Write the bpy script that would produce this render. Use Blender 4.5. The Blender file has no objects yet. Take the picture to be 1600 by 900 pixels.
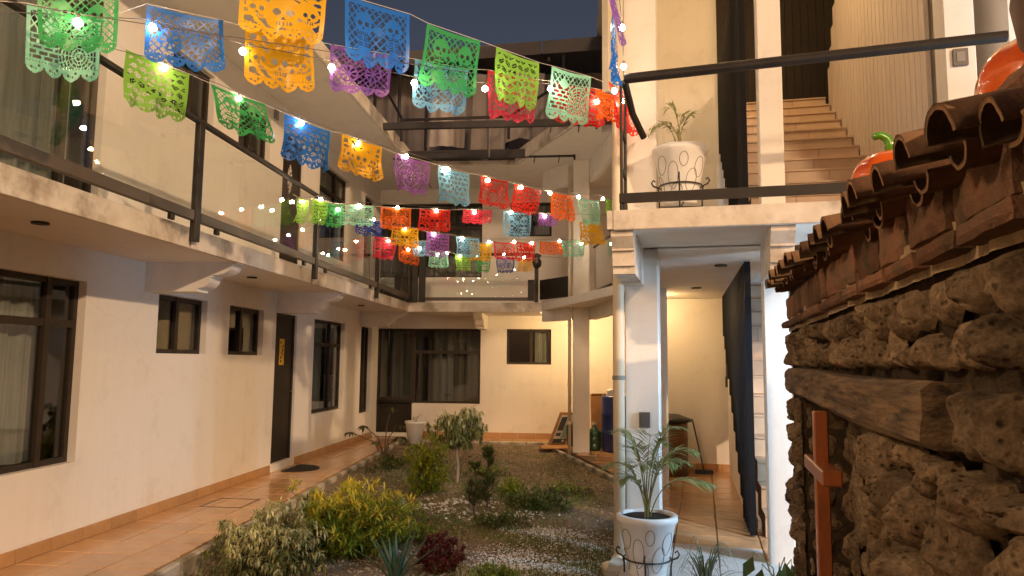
import bpy, math, random
import numpy as np
from mathutils import Vector, Matrix, noise as mnoise

random.seed(7)
rng = np.random.default_rng(7)
SC = bpy.context.scene
COL = SC.collection
R = math.radians

# ------------------------------------------------------------------ camera
cam_d = bpy.data.cameras.new("camera")
cam = bpy.data.objects.new("camera", cam_d)
COL.objects.link(cam)
SC.camera = cam
cam_d.sensor_width = 36.0
cam_d.lens = 36.0 * 1123.8 / 1600.0
cam_d.clip_start = 0.05
cam_d.clip_end = 500.0
cam.location = (0, 0, 1.5)
cam.rotation_euler = (Matrix.Rotation(0.09555, 3, 'Z') @ Matrix.Rotation(math.pi / 2 + 0.10153, 3, 'X')
                      @ Matrix.Rotation(0.009527, 3, 'Z')).to_euler()

# ------------------------------------------------------------------ dusk sky, low warm key light, exposure
KEY = Vector((0.12, -0.95, 0.29)).normalized()          # towards the light
w = bpy.data.worlds.new("World")
SC.world = w
w.use_nodes = True
wn = w.node_tree
wn.nodes.clear()
sky = wn.nodes.new("ShaderNodeTexSky")
sky.sky_type = 'NISHITA'
sky.sun_disc = False
sky.sun_elevation = math.asin(KEY.z)
sky.sun_rotation = math.atan2(KEY.x, KEY.y)
sky.air_density = 1.6
sky.dust_density = 3.0
sky.ozone_density = 3.0
bg = wn.nodes.new("ShaderNodeBackground")
bg.inputs['Strength'].default_value = 0.05
hs = wn.nodes.new("ShaderNodeHueSaturation")
hs.inputs['Saturation'].default_value = 0.85
hs.inputs['Value'].default_value = 0.36
tint = wn.nodes.new("ShaderNodeMixRGB")
tint.blend_type = 'MULTIPLY'
tint.inputs[0].default_value = 1.0
tint.inputs[2].default_value = (0.97, 0.77, 0.87, 1)
wo = wn.nodes.new("ShaderNodeOutputWorld")
wn.links.new(sky.outputs[0], hs.inputs['Color'])
wn.links.new(hs.outputs[0], tint.inputs[1])
wn.links.new(tint.outputs[0], bg.inputs['Color'])
wn.links.new(bg.outputs[0], wo.inputs['Surface'])

sun_d = bpy.data.lights.new("warm_key", 'SUN')
sun_d.energy = 0.62
sun_d.angle = R(5)
sun_d.color = (1.0, 0.65, 0.37)
sun = bpy.data.objects.new("warm_key", sun_d)
COL.objects.link(sun)
sun.rotation_euler = (-KEY).to_track_quat('-Z', 'Y').to_euler()

# two unseen warm lights added as fill behind the viewer, housings further down
FILL_LAMPS = [((15.0, -10.5, 10.0), 12000.0), ((-2.9, 0.4, 3.35), 175.0)]
for yp, ye in FILL_LAMPS:
    yl = bpy.data.lights.new('fill_light', 'POINT')
    yl.energy = ye
    yl.color = (1.0, 0.65, 0.37)
    yl.shadow_soft_size = 0.22
    yo = bpy.data.objects.new('fill_light', yl)
    COL.objects.link(yo)
    yo.location = yp

SC.view_settings.view_transform = 'Standard'
SC.view_settings.look = 'None'
SC.view_settings.exposure = 0.55
SC.view_settings.gamma = 1.0
SC.cycles.use_denoising = True
SC.cycles.max_bounces = 10
SC.cycles.diffuse_bounces = 5
SC.cycles.transparent_max_bounces = 24
SC.cycles.sample_clamp_indirect = 4.0
SC.cycles.caustics_reflective = False
SC.cycles.caustics_refractive = False

# ------------------------------------------------------------------ helpers
WL = {}


class MB:
    """collects shapes that become ONE mesh"""
    def __init__(s):
        s.v = []
        s.f = []

    def add(s, vs, fs):
        o = len(s.v)
        s.v += [tuple(p) for p in vs]
        s.f += [tuple(i + o for i in f) for f in fs]
        return s

    def box(s, x0, x1, y0, y1, z0, z1):
        vs = [(x0, y0, z0), (x1, y0, z0), (x1, y1, z0), (x0, y1, z0), (x0, y0, z1), (x1, y0, z1), (x1, y1, z1), (x0, y1, z1)]
        return s.add(vs, [(3, 2, 1, 0), (4, 5, 6, 7), (0, 1, 5, 4), (1, 2, 6, 5), (2, 3, 7, 6), (3, 0, 4, 7)])

    def obb(s, o, a, b, c):
        """box from corner o along three edge vectors"""
        o, a, b, c = map(Vector, (o, a, b, c))
        vs = [o, o + a, o + a + b, o + b, o + c, o + a + c, o + a + b + c, o + b + c]
        fs = [(3, 2, 1, 0), (4, 5, 6, 7), (0, 1, 5, 4), (1, 2, 6, 5), (2, 3, 7, 6), (3, 0, 4, 7)]
        if a.cross(b).dot(c) < 0:
            fs = [f[::-1] for f in fs]
        return s.add(vs, fs)

    def bbox(s, x0, x1, y0, y1, z0, z1, b=0.006):
        """box with chamfered edges"""
        cx, cy, cz = (x0 + x1) / 2, (y0 + y1) / 2, (z0 + z1) / 2
        hx, hy, hz = (x1 - x0) / 2, (y1 - y0) / 2, (z1 - z0) / 2
        b = min(b, hx * .45, hy * .45, hz * .45)
        vs = []
        idx = {}
        for sx in (-1, 1):
            for sy in (-1, 1):
                for sz in (-1, 1):
                    for k in range(3):
                        h = [hx - b, hy - b, hz - b]
                        h[k] += b
                        idx[(sx, sy, sz, k)] = len(vs)
                        vs.append((cx + sx * h[0], cy + sy * h[1], cz + sz * h[2]))
        fs = []
        I = idx
        for k in range(3):
            for sg in (-1, 1):
                o = [i for i in range(3) if i != k]
                q = []
                for a, c in ((-1, -1), (1, -1), (1, 1), (-1, 1)):
                    t = [0, 0, 0]
                    t[k] = sg
                    t[o[0]] = a
                    t[o[1]] = c
                    q.append(I[(t[0], t[1], t[2], k)])
                flip = (sg < 0) != (k == 1)
                fs.append(tuple(q[::-1] if flip else q))
        for k in range(3):
            o = [i for i in range(3) if i != k]
            for a in (-1, 1):
                for c in (-1, 1):
                    t0 = [0, 0, 0]
                    t0[o[0]] = a
                    t0[o[1]] = c
                    t1 = list(t0)
                    t0[k] = -1
                    t1[k] = 1
                    fs.append((I[(*t0, o[0])], I[(*t1, o[0])], I[(*t1, o[1])], I[(*t0, o[1])]))
        for sx in (-1, 1):
            for sy in (-1, 1):
                for sz in (-1, 1):
                    fs.append(tuple(I[(sx, sy, sz, k)] for k in range(3)))
        return s.add(vs, fs)

    def tube(s, pts, r, n=8, r1=None, cap=True, closed=False):
        pts = [Vector(p) for p in pts]
        m = len(pts)
        rs = [r + ((r1 if r1 is not None else r) - r) * i / max(1, m - 1) for i in range(m)]
        vs = []
        up = Vector((0, 0, 1))
        prev = None
        for i, p in enumerate(pts):
            if closed:
                t = pts[(i + 1) % m] - pts[i - 1]
            else:
                t = pts[min(i + 1, m - 1)] - pts[max(i - 1, 0)]
            t = t.normalized() if t.length > 1e-9 else Vector((0, 0, 1))
            if prev is None:
                a = t.cross(up)
                if a.length < 1e-3:
                    a = t.cross(Vector((1, 0, 0)))
            else:
                a = prev - t * prev.dot(t)
                if a.length < 1e-6:
                    a = t.cross(up)
            a.normalize()
            prev = a
            b = t.cross(a)
            for k in range(n):
                an = 2 * math.pi * k / n
                vs.append(p + (a * math.cos(an) + b * math.sin(an)) * rs[i])
        fs = []
        for i in range(m if closed else m - 1):
            j = (i + 1) % m
            for k in range(n):
                l = (k + 1) % n
                fs.append((i * n + k, i * n + l, j * n + l, j * n + k))
        if cap and not closed:
            fs.append(tuple(range(n))[::-1])
            fs.append(tuple(range((m - 1) * n, m * n)))
        return s.add(vs, fs)

    def lathe(s, prof, n=24, c=(0, 0, 0), fz=None):
        """prof: (radius, z) from bottom to top"""
        vs = []
        for r, z in prof:
            for k in range(n):
                a = 2 * math.pi * k / n
                q = fz(a, z) if fz else 1
                vs.append((c[0] + r * q * math.cos(a), c[1] + r * q * math.sin(a), c[2] + z))
        fs = []
        for i in range(len(prof) - 1):
            for k in range(n):
                l = (k + 1) % n
                fs.append((i * n + k, i * n + l, (i + 1) * n + l, (i + 1) * n + k))
        fs.append(tuple(range(n))[::-1])
        fs.append(tuple(range((len(prof) - 1) * n, len(prof) * n)))
        return s.add(vs, fs)

    def prism(s, poly, o, a, b, d):
        """2-D polygon (counter-clockwise in the a,b plane) extruded along d"""
        o, a, b, d = map(Vector, (o, a, b, d))
        n = len(poly)
        p0 = [o + a * x + b * y for x, y in poly]
        vs = p0 + [p + d for p in p0]
        fs = [tuple(range(n))[::-1], tuple(range(n, 2 * n))]
        fs += [(i, (i + 1) % n, (i + 1) % n + n, i + n) for i in range(n)]
        if a.cross(b).dot(d) < 0:
            fs = [f[::-1] for f in fs]
        return s.add(vs, fs)


def mesh_of(name, mb, m, smooth=False, off=(0, 0, 0)):
    me = bpy.data.meshes.new(name)
    o = Vector(off)
    me.from_pydata([(p[0] - o[0], p[1] - o[1], p[2] - o[2]) for p in mb.v], [], mb.f)
    for k in (m if isinstance(m, (list, tuple)) else [m]):
        me.materials.append(k)
    if smooth:
        me.polygons.foreach_set('use_smooth', [True] * len(me.polygons))
    me.update()
    return me


def tag(o, label=None, cat=None, group=None, kind=None):
    if label:
        o['label'] = label
    if cat:
        o['category'] = cat
    if group:
        o['group'] = group
    if kind:
        o['kind'] = kind
    return o


def empty(name, loc, label=None, cat=None, group=None):
    o = bpy.data.objects.new(name, None)
    COL.objects.link(o)
    o.location = loc
    o.empty_display_size = 0.1
    WL[o.name] = Vector(loc)
    return tag(o, label, cat, group)


def part(name, mb, m, parent, smooth=False, label=None):
    """one mesh object; coordinates of mb are world coordinates"""
    off = WL[parent.name] if parent else Vector((0, 0, 0))
    o = bpy.data.objects.new(name, mesh_of(name, mb, m, smooth, off))
    COL.objects.link(o)
    o.parent = parent
    WL[o.name] = off
    if label:
        o['label'] = label
    return o


def solo(name, mb, m, label, cat, group=None, smooth=False, loc=(0, 0, 0)):
    o = bpy.data.objects.new(name, mesh_of(name, mb, m, smooth, loc))
    COL.objects.link(o)
    o.location = loc
    WL[o.name] = Vector(loc)
    return tag(o, label, cat, group)


def struct(name, mb, m, smooth=False):
    o = bpy.data.objects.new(name, mesh_of(name, mb, m, smooth))
    COL.objects.link(o)
    o['kind'] = 'structure'
    WL[o.name] = Vector((0, 0, 0))
    return o


def inst(name, me, parent, loc, rot=(0, 0, 0), sc=(1, 1, 1)):
    """a piece that shares its mesh; loc is a world position"""
    o = bpy.data.objects.new(name, me)
    COL.objects.link(o)
    o.parent = parent
    o.location = Vector(loc) - WL[parent.name]
    o.rotation_euler = rot
    o.scale = sc
    return o


# ------------------------------------------------------------------ materials
def nodes(name):
    m = bpy.data.materials.new(name)
    m.use_nodes = True
    nt = m.node_tree
    return m, nt, nt.nodes['Principled BSDF']


def N(nt, t, **kw):
    n = nt.nodes.new(t)
    for k, v in kw.items():
        if k in n.inputs.keys():
            n.inputs[k].default_value = v
        else:
            setattr(n, k, v)
    return n


def c4(c):
    return (c[0], c[1], c[2], 1.0)


def mat(name, c, rough=0.7, c2=None, scale=6.0, detail=5.0, bump=0.0, bscale=None, metal=0.0, spec=0.5, stretch=(1, 1, 1),
        c3=None, s3=1.5, island=0.0, coat=0.0, bdist=0.01, sub=0.0):
    m, nt, b = nodes(name)
    b.inputs['Roughness'].default_value = rough
    b.inputs['Metallic'].default_value = metal
    b.inputs['Specular IOR Level'].default_value = spec
    b.inputs['Coat Weight'].default_value = coat
    b.inputs['Coat Roughness'].default_value = 0.15
    tc = N(nt, 'ShaderNodeTexCoord')
    mp = N(nt, 'ShaderNodeMapping')
    mp.inputs['Scale'].default_value = stretch
    nt.links.new(tc.outputs['Object'], mp.inputs['Vector'])
    col = None
    if c2 is None:
        c2 = tuple(x * 0.86 for x in c)
    nz = N(nt, 'ShaderNodeTexNoise', Scale=scale, Detail=detail, Roughness=0.6)
    nt.links.new(mp.outputs[0], nz.inputs['Vector'])
    rp = N(nt, 'ShaderNodeValToRGB')
    rp.color_ramp.elements[0].position = 0.32
    rp.color_ramp.elements[1].position = 0.68
    rp.color_ramp.elements[0].color = c4(c)
    rp.color_ramp.elements[1].color = c4(c2)
    nt.links.new(nz.outputs[0], rp.inputs[0])
    col = rp.outputs[0]
    if c3:
        n3 = N(nt, 'ShaderNodeTexNoise', Scale=s3, Detail=6.0, Roughness=0.65)
        nt.links.new(mp.outputs[0], n3.inputs['Vector'])
        r3 = N(nt, 'ShaderNodeValToRGB')
        r3.color_ramp.elements[0].position = 0.5
        r3.color_ramp.elements[1].position = 0.66
        nt.links.new(n3.outputs[0], r3.inputs[0])
        mx = N(nt, 'ShaderNodeMixRGB')
        mx.inputs[2].default_value = c4(c3)
        nt.links.new(r3.outputs[0], mx.inputs[0])
        nt.links.new(col, mx.inputs[1])
        col = mx.outputs[0]
    if island:
        g = N(nt, 'ShaderNodeObjectInfo')
        hv = N(nt, 'ShaderNodeHueSaturation')
        mr = N(nt, 'ShaderNodeMapRange')
        mr.inputs['To Min'].default_value = 1 - island
        mr.inputs['To Max'].default_value = 1 + island
        nt.links.new(g.outputs['Random'], mr.inputs[0])
        nt.links.new(mr.outputs[0], hv.inputs['Value'])
        nt.links.new(col, hv.inputs['Color'])
        col = hv.outputs[0]
    nt.links.new(col, b.inputs['Base Color'])
    if bump:
        nb = N(nt, 'ShaderNodeTexNoise', Scale=bscale or scale * 4, Detail=6.0, Roughness=0.65)
        nt.links.new(mp.outputs[0], nb.inputs['Vector'])
        bp = N(nt, 'ShaderNodeBump', Strength=bump, Distance=bdist)
        nt.links.new(nb.outputs[0], bp.inputs['Height'])
        nt.links.new(bp.outputs[0], b.inputs['Normal'])
    return m


def leaf_mat(name, c, c2, trans=0.35, rough=0.45):
    """leaf colour varies from leaf to leaf (random per island)"""
    m, nt, b = nodes(name)
    g = N(nt, 'ShaderNodeNewGeometry')
    rp = N(nt, 'ShaderNodeValToRGB')
    rp.color_ramp.elements[0].color = c4(c)
    rp.color_ramp.elements[1].color = c4(c2)
    nt.links.new(g.outputs['Random Per Island'], rp.inputs[0])
    b.inputs['Roughness'].default_value = rough
    nt.links.new(rp.outputs[0], b.inputs['Base Color'])
    tr = N(nt, 'ShaderNodeBsdfTranslucent')
    nt.links.new(rp.outputs[0], tr.inputs['Color'])
    mx = N(nt, 'ShaderNodeMixShader')
    mx.inputs[0].default_value = trans
    nt.links.new(b.outputs[0], mx.inputs[1])
    nt.links.new(tr.outputs[0], mx.inputs[2])
    nt.links.new(mx.outputs[0], nt.nodes['Material Output'].inputs['Surface'])
    return m


def glass_mat(name, tintc, refl=1.0):
    m, nt, b = nodes(name)
    nt.nodes.remove(b)
    fr = N(nt, 'ShaderNodeFresnel', IOR=1.5)
    gm = N(nt, 'ShaderNodeNewGeometry')
    ir = N(nt, 'ShaderNodeMapRange')
    ir.inputs['To Min'].default_value = 1.5
    ir.inputs['To Max'].default_value = 1 / 1.5
    nt.links.new(gm.outputs['Backfacing'], ir.inputs[0])
    nt.links.new(ir.outputs[0], fr.inputs['IOR'])
    ml = N(nt, 'ShaderNodeMath', operation='MULTIPLY')
    ml.inputs[1].default_value = refl
    nt.links.new(fr.outputs[0], ml.inputs[0])
    tr = N(nt, 'ShaderNodeBsdfTransparent')
    tr.inputs['Color'].default_value = c4(tintc)
    gl = N(nt, 'ShaderNodeBsdfGlossy', Roughness=0.0)
    mx = N(nt, 'ShaderNodeMixShader')
    nt.links.new(ml.outputs[0], mx.inputs[0])
    nt.links.new(tr.outputs[0], mx.inputs[1])
    nt.links.new(gl.outputs[0], mx.inputs[2])
    nt.links.new(mx.outputs[0], nt.nodes['Material Output'].inputs['Surface'])
    return m


def flag_mat(name, c):
    m, nt, b = nodes(name)
    b.inputs['Base Color'].default_value = c4(c)
    b.inputs['Roughness'].default_value = 0.32
    b.inputs['Specular IOR Level'].default_value = 0.4
    tr = N(nt, 'ShaderNodeBsdfTranslucent')
    tr.inputs['Color'].default_value = c4(c)
    mx = N(nt, 'ShaderNodeMixShader')
    mx.inputs[0].default_value = 0.55
    nt.links.new(b.outputs[0], mx.inputs[1])
    nt.links.new(tr.outputs[0], mx.inputs[2])
    nt.links.new(mx.outputs[0], nt.nodes['Material Output'].inputs['Surface'])
    return m


def emit_mat(name, c, s):
    m, nt, b = nodes(name)
    nt.nodes.remove(b)
    e = N(nt, 'ShaderNodeEmission', Strength=s)
    e.inputs['Color'].default_value = c4(c)
    nt.links.new(e.outputs[0], nt.nodes['Material Output'].inputs['Surface'])
    return m


def plaster_mat(name, c, stain):
    """painted render: cloudy tone, faint vertical rain streaks, fine grain"""
    m, nt, b = nodes(name)
    b.inputs['Roughness'].default_value = 0.62
    b.inputs['Specular IOR Level'].default_value = 0.3
    tc = N(nt, 'ShaderNodeTexCoord')
    n1 = N(nt, 'ShaderNodeTexNoise', Scale=0.9, Detail=5.0, Roughness=0.6)
    nt.links.new(tc.outputs['Object'], n1.inputs['Vector'])
    mp = N(nt, 'ShaderNodeMapping')
    mp.inputs['Scale'].default_value = (5.0, 5.0, 0.35)
    nt.links.new(tc.outputs['Object'], mp.inputs['Vector'])
    n2 = N(nt, 'ShaderNodeTexNoise', Scale=1.6, Detail=6.0, Roughness=0.65)
    nt.links.new(mp.outputs[0], n2.inputs['Vector'])
    a = N(nt, 'ShaderNodeMapRange')
    a.inputs['From Min'].default_value = 0.35
    a.inputs['From Max'].default_value = 0.75
    nt.links.new(n1.outputs[0], a.inputs[0])
    s = N(nt, 'ShaderNodeMapRange')
    s.inputs['From Min'].default_value = 0.5
    s.inputs['From Max'].default_value = 0.78
    nt.links.new(n2.outputs[0], s.inputs[0])
    ad = N(nt, 'ShaderNodeMath', operation='MULTIPLY_ADD')
    ad.inputs[1].default_value = 0.45
    nt.links.new(a.outputs[0], ad.inputs[0])
    ml = N(nt, 'ShaderNodeMath', operation='MULTIPLY')
    ml.inputs[1].default_value = 0.55
    nt.links.new(s.outputs[0], ml.inputs[0])
    nt.links.new(ml.outputs[0], ad.inputs[2])
    mx = N(nt, 'ShaderNodeMixRGB')
    mx.inputs[1].default_value = c4(c)
    mx.inputs[2].default_value = c4(stain)
    nt.links.new(ad.outputs[0], mx.inputs[0])
    n4 = N(nt, 'ShaderNodeTexNoise', Scale=2.6, Detail=9.0, Roughness=0.7)
    nt.links.new(tc.outputs['Object'], n4.inputs['Vector'])
    r4 = N(nt, 'ShaderNodeMapRange')
    r4.inputs['From Min'].default_value = 0.54
    r4.inputs['From Max'].default_value = 0.72
    r4.inputs['To Max'].default_value = 0.55
    nt.links.new(n4.outputs[0], r4.inputs[0])
    vo = N(nt, 'ShaderNodeTexVoronoi', Scale=0.55)
    vo.feature = 'DISTANCE_TO_EDGE'
    wv = N(nt, 'ShaderNodeMixRGB')
    wv.blend_type = 'ADD'
    wv.inputs[0].default_value = 0.30
    nt.links.new(tc.outputs['Object'], wv.inputs[1])
    nt.links.new(n4.outputs['Color'], wv.inputs[2])
    nt.links.new(wv.outputs[0], vo.inputs['Vector'])
    cr = N(nt, 'ShaderNodeMapRange')
    cr.inputs['From Min'].default_value = 0.0
    cr.inputs['From Max'].default_value = 0.0045
    cr.inputs['To Min'].default_value = 0.45
    cr.inputs['To Max'].default_value = 0.0
    nt.links.new(vo.outputs['Distance'], cr.inputs[0])
    cm = N(nt, 'ShaderNodeMath', operation='MULTIPLY')
    nt.links.new(cr.outputs[0], cm.inputs[0])
    nt.links.new(a.outputs[0], cm.inputs[1])
    mb_ = N(nt, 'ShaderNodeMath', operation='MAXIMUM')
    nt.links.new(r4.outputs[0], mb_.inputs[0])
    nt.links.new(cm.outputs[0], mb_.inputs[1])
    m4 = N(nt, 'ShaderNodeMixRGB')
    m4.inputs[2].default_value = c4(tuple(v * .80 for v in stain))
    nt.links.new(mb_.outputs[0], m4.inputs[0])
    nt.links.new(mx.outputs[0], m4.inputs[1])
    nt.links.new(m4.outputs[0], b.inputs['Base Color'])
    nb = N(nt, 'ShaderNodeTexNoise', Scale=70.0, Detail=4.0)
    nt.links.new(tc.outputs['Object'], nb.inputs['Vector'])
    bp = N(nt, 'ShaderNodeBump', Strength=0.25, Distance=0.004)
    nt.links.new(nb.outputs[0], bp.inputs['Height'])
    nt.links.new(bp.outputs[0], b.inputs['Normal'])
    return m


M = {}
M['wall'] = plaster_mat('white_plaster', (0.80, 0.77, 0.72), (0.74, 0.70, 0.635))
M['concrete_edge'] = mat('stained_edge', (0.78, 0.73, 0.66), 0.75, (0.62, 0.55, 0.46), 5, c3=(0.36, 0.30, 0.24), s3=2.3, bump=0.3)
M['trim'] = mat('white_moulding', (0.82, 0.79, 0.74), 0.6, scale=4, bump=0.1)
M['metal'] = mat('dark_metal', (0.018, 0.015, 0.012), 0.5, (0.028, 0.022, 0.018), 9, spec=0.3)
M['alu'] = mat('brown_aluminium', (0.032, 0.024, 0.017), 0.55, (0.042, 0.032, 0.024), 12, spec=0.25)
M['door'] = mat('dark_door_paint', (0.022, 0.017, 0.012), 0.55, (0.03, 0.023, 0.017), 4, spec=0.2)
M['rail_brown'] = mat('brown_rail', (0.10, 0.075, 0.055), 0.45, scale=7)
M['glass'] = glass_mat('window_glass', (0.88, 0.89, 0.87))
M['rail_glass'] = glass_mat('railing_glass', (0.975, 0.985, 0.975))
M['curtain'] = mat('grey_green_curtain', (0.33, 0.35, 0.33), 0.9, (0.23, 0.25, 0.235), 3, stretch=(14, 14, 0.5))
M['curtain_dark'] = mat('dark_sheer_curtain', (0.11, 0.115, 0.105), 0.9, (0.07, 0.075, 0.07), 3, stretch=(14, 14, 0.5))
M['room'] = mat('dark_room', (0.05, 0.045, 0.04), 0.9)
M['tile'] = mat('terracotta_tile', (0.56, 0.34, 0.175), 0.17, (0.48, 0.275, 0.135), 7, island=0.10, spec=0.5, bump=0.05, bscale=20)
M['grout'] = mat('tile_grout', (0.20, 0.125, 0.075), 0.85, scale=20)
M['skirt'] = mat('skirting_tile', (0.50, 0.29, 0.13), 0.35, (0.42, 0.23, 0.10), 9, island=0.08)
M['step_tile'] = mat('stair_tile', (0.62, 0.47, 0.33), 0.4, (0.55, 0.40, 0.27), 8, island=0.14)
M['kerb'] = mat('kerb_concrete', (0.50, 0.46, 0.40), 0.9, (0.34, 0.30, 0.24), 5, c3=(0.12, 0.10, 0.06), s3=1.6, bump=0.4)
M['soil'] = mat('gravelly_soil', (0.25, 0.185, 0.12), 0.95, (0.14, 0.10, 0.065), 4, c3=(0.08, 0.085, 0.03), s3=1.1, bump=0.9, bscale=45, bdist=0.02)
M['gravel'] = mat('brown_gravel', (0.30, 0.215, 0.135), 0.9, (0.18, 0.125, 0.08), 3)
M['pebble'] = mat('white_pebble', (0.78, 0.76, 0.72), 0.6, (0.62, 0.59, 0.53), 5)
M['blade'] = leaf_mat('grass_blade', (0.06, 0.11, 0.018), (0.17, 0.23, 0.04), 0.3)


def rock_mat(name, dark, mid, light):
    """weathered volcanic stone: cloudy tone, fine grain, dark pits"""
    m, nt, b = nodes(name)
    b.inputs['Roughness'].default_value = 0.97
    b.inputs['Specular IOR Level'].default_value = 0.1
    tc = N(nt, 'ShaderNodeTexCoord')
    n1 = N(nt, 'ShaderNodeTexNoise', Scale=9.0, Detail=10.0, Roughness=0.72)
    nt.links.new(tc.outputs['Object'], n1.inputs['Vector'])
    rp = N(nt, 'ShaderNodeValToRGB')
    rp.color_ramp.elements[0].position = 0.33
    rp.color_ramp.elements[0].color = c4(dark)
    rp.color_ramp.elements[1].position = 0.68
    rp.color_ramp.elements[1].color = c4(light)
    e = rp.color_ramp.elements.new(0.5)
    e.color = c4(mid)
    nt.links.new(n1.outputs[0], rp.inputs[0])
    vo = N(nt, 'ShaderNodeTexVoronoi', Scale=42.0)
    nt.links.new(tc.outputs['Object'], vo.inputs['Vector'])
    n2 = N(nt, 'ShaderNodeTexNoise', Scale=60.0, Detail=8.0, Roughness=0.75)
    nt.links.new(tc.outputs['Object'], n2.inputs['Vector'])
    pit = N(nt, 'ShaderNodeMapRange')
    pit.inputs['From Min'].default_value = 0.10
    pit.inputs['From Max'].default_value = 0.32
    nt.links.new(vo.outputs['Distance'], pit.inputs[0])
    gr = N(nt, 'ShaderNodeMapRange')
    gr.inputs['From Min'].default_value = 0.30
    gr.inputs['From Max'].default_value = 0.70
    gr.inputs['To Min'].default_value = 0.45
    gr.inputs['To Max'].default_value = 1.35
    nt.links.new(n2.outputs[0], gr.inputs[0])
    pm = N(nt, 'ShaderNodeMapRange')
    pm.inputs['To Min'].default_value = 0.45
    pm.inputs['To Max'].default_value = 1.0
    nt.links.new(pit.outputs[0], pm.inputs[0])
    ml = N(nt, 'ShaderNodeMath', operation='MULTIPLY')
    nt.links.new(gr.outputs[0], ml.inputs[0])
    nt.links.new(pm.outputs[0], ml.inputs[1])
    oi = N(nt, 'ShaderNodeObjectInfo')
    om = N(nt, 'ShaderNodeMapRange')
    om.inputs['To Min'].default_value = 0.65
    om.inputs['To Max'].default_value = 1.25
    nt.links.new(oi.outputs['Random'], om.inputs[0])
    m2 = N(nt, 'ShaderNodeMath', operation='MULTIPLY')
    nt.links.new(ml.outputs[0], m2.inputs[0])
    nt.links.new(om.outputs[0], m2.inputs[1])
    hv = N(nt, 'ShaderNodeHueSaturation')
    nt.links.new(m2.outputs[0], hv.inputs['Value'])
    nt.links.new(rp.outputs[0], hv.inputs['Color'])
    nt.links.new(hv.outputs[0], b.inputs['Base Color'])
    ad = N(nt, 'ShaderNodeMath', operation='ADD')
    nt.links.new(n2.outputs[0], ad.inputs[0])
    nt.links.new(pit.outputs[0], ad.inputs[1])
    bp = N(nt, 'ShaderNodeBump', Strength=1.0, Distance=0.016)
    nt.links.new(ad.outputs[0], bp.inputs['Height'])
    b2 = N(nt, 'ShaderNodeBump', Strength=1.0, Distance=0.05)
    nt.links.new(n1.outputs[0], b2.inputs['Height'])
    nt.links.new(b2.outputs[0], bp.inputs['Normal'])
    nt.links.new(bp.outputs[0], b.inputs['Normal'])
    return m


M['rock'] = rock_mat('brown_rock', (0.12, 0.085, 0.057), (0.40, 0.285, 0.175), (0.62, 0.46, 0.29))
M['mortar'] = mat('dark_mortar', (0.09, 0.065, 0.042), 0.97, (0.045, 0.033, 0.024), 12, bump=1.0, bscale=30, bdist=0.03, c3=(0.13, 0.095, 0.06), s3=5, spec=0.1)
M['limemortar'] = mat('pale_mortar', (0.52, 0.40, 0.25), 0.95, (0.34, 0.25, 0.15), 14, bump=1.0, bscale=40, bdist=0.015)
M['brick'] = mat('old_brick', (0.25, 0.12, 0.068), 0.95, (0.16, 0.10, 0.065), 10, 8, bump=0.9, bscale=55, bdist=0.012, c3=(0.12, 0.09, 0.055), s3=6, island=0.35, spec=0.15)
M['rooftile'] = mat('clay_roof_tile', (0.31, 0.165, 0.085), 0.92, (0.19, 0.115, 0.065), 7, 7, bump=0.5, bscale=35, c3=(0.075, 0.06, 0.035), s3=6, island=0.25, spec=0.2)
M['beamwood'] = mat('weathered_beam', (0.21, 0.135, 0.075), 0.9, (0.075, 0.048, 0.028), 5, 9, bump=1.0, bscale=9, bdist=0.02, stretch=(2, 2, 16), spec=0.2)
M['crosswood'] = mat('varnished_wood', (0.34, 0.105, 0.03), 0.3, (0.25, 0.07, 0.02), 8, stretch=(6, 6, 0.8), coat=0.3)
M['clay'] = mat('dark_clay_jar', (0.085, 0.036, 0.016), 0.5, (0.055, 0.022, 0.01), 5, bump=0.2)
M['pumpkin'] = mat('orange_glaze', (0.78, 0.145, 0.012), 0.12, (0.62, 0.10, 0.01), 18, coat=0.6)
M['stem'] = mat('green_glaze', (0.10, 0.33, 0.02), 0.18, coat=0.5)
M['pot'] = mat('white_pot', (0.80, 0.79, 0.78), 0.38, (0.74, 0.73, 0.71), 6)
M['potline'] = mat('pot_scribble', (0.16, 0.15, 0.15), 0.6)
M['iron'] = mat('black_iron', (0.018, 0.016, 0.015), 0.5, scale=20)
M['dirt'] = mat('pot_soil', (0.022, 0.016, 0.012), 0.95, scale=30, bump=0.8)
M['pvc'] = mat('cream_pipe', (0.74, 0.66, 0.50), 0.45, (0.68, 0.59, 0.44), 3)
M['band'] = mat('grey_clamp', (0.22, 0.22, 0.19), 0.5)
M['plate'] = mat('grey_plate', (0.10, 0.09, 0.085), 0.45)
M['plate_in'] = mat('switch_inset', (0.19, 0.17, 0.16), 0.4)
M['cloth'] = mat('grey_sheet', (0.34, 0.30, 0.29), 0.95, (0.24, 0.215, 0.21), 2)
M['roofsheet'] = mat('brown_roof_sheet', (0.085, 0.075, 0.072), 0.6, (0.06, 0.053, 0.052), 2)
M['steel'] = mat('grey_steel', (0.028, 0.026, 0.030), 0.55, (0.04, 0.037, 0.04), 6, spec=0.25)
M['slat'] = mat('black_slat', (0.010, 0.010, 0.012), 0.6, scale=5, spec=0.15)
M['slat_beige'] = mat('beige_slat', (0.70, 0.62, 0.54), 0.6, (0.58, 0.50, 0.43), 3, stretch=(8, 8, 0.6))
M['barrel'] = mat('blue_plastic', (0.018, 0.035, 0.17), 0.4, scale=5)
M['card'] = mat('cardboard', (0.40, 0.215, 0.085), 0.85, (0.33, 0.17, 0.065), 6)
M['greenbottle'] = mat('green_plastic', (0.03, 0.10, 0.05), 0.2, scale=6, coat=0.4)
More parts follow.
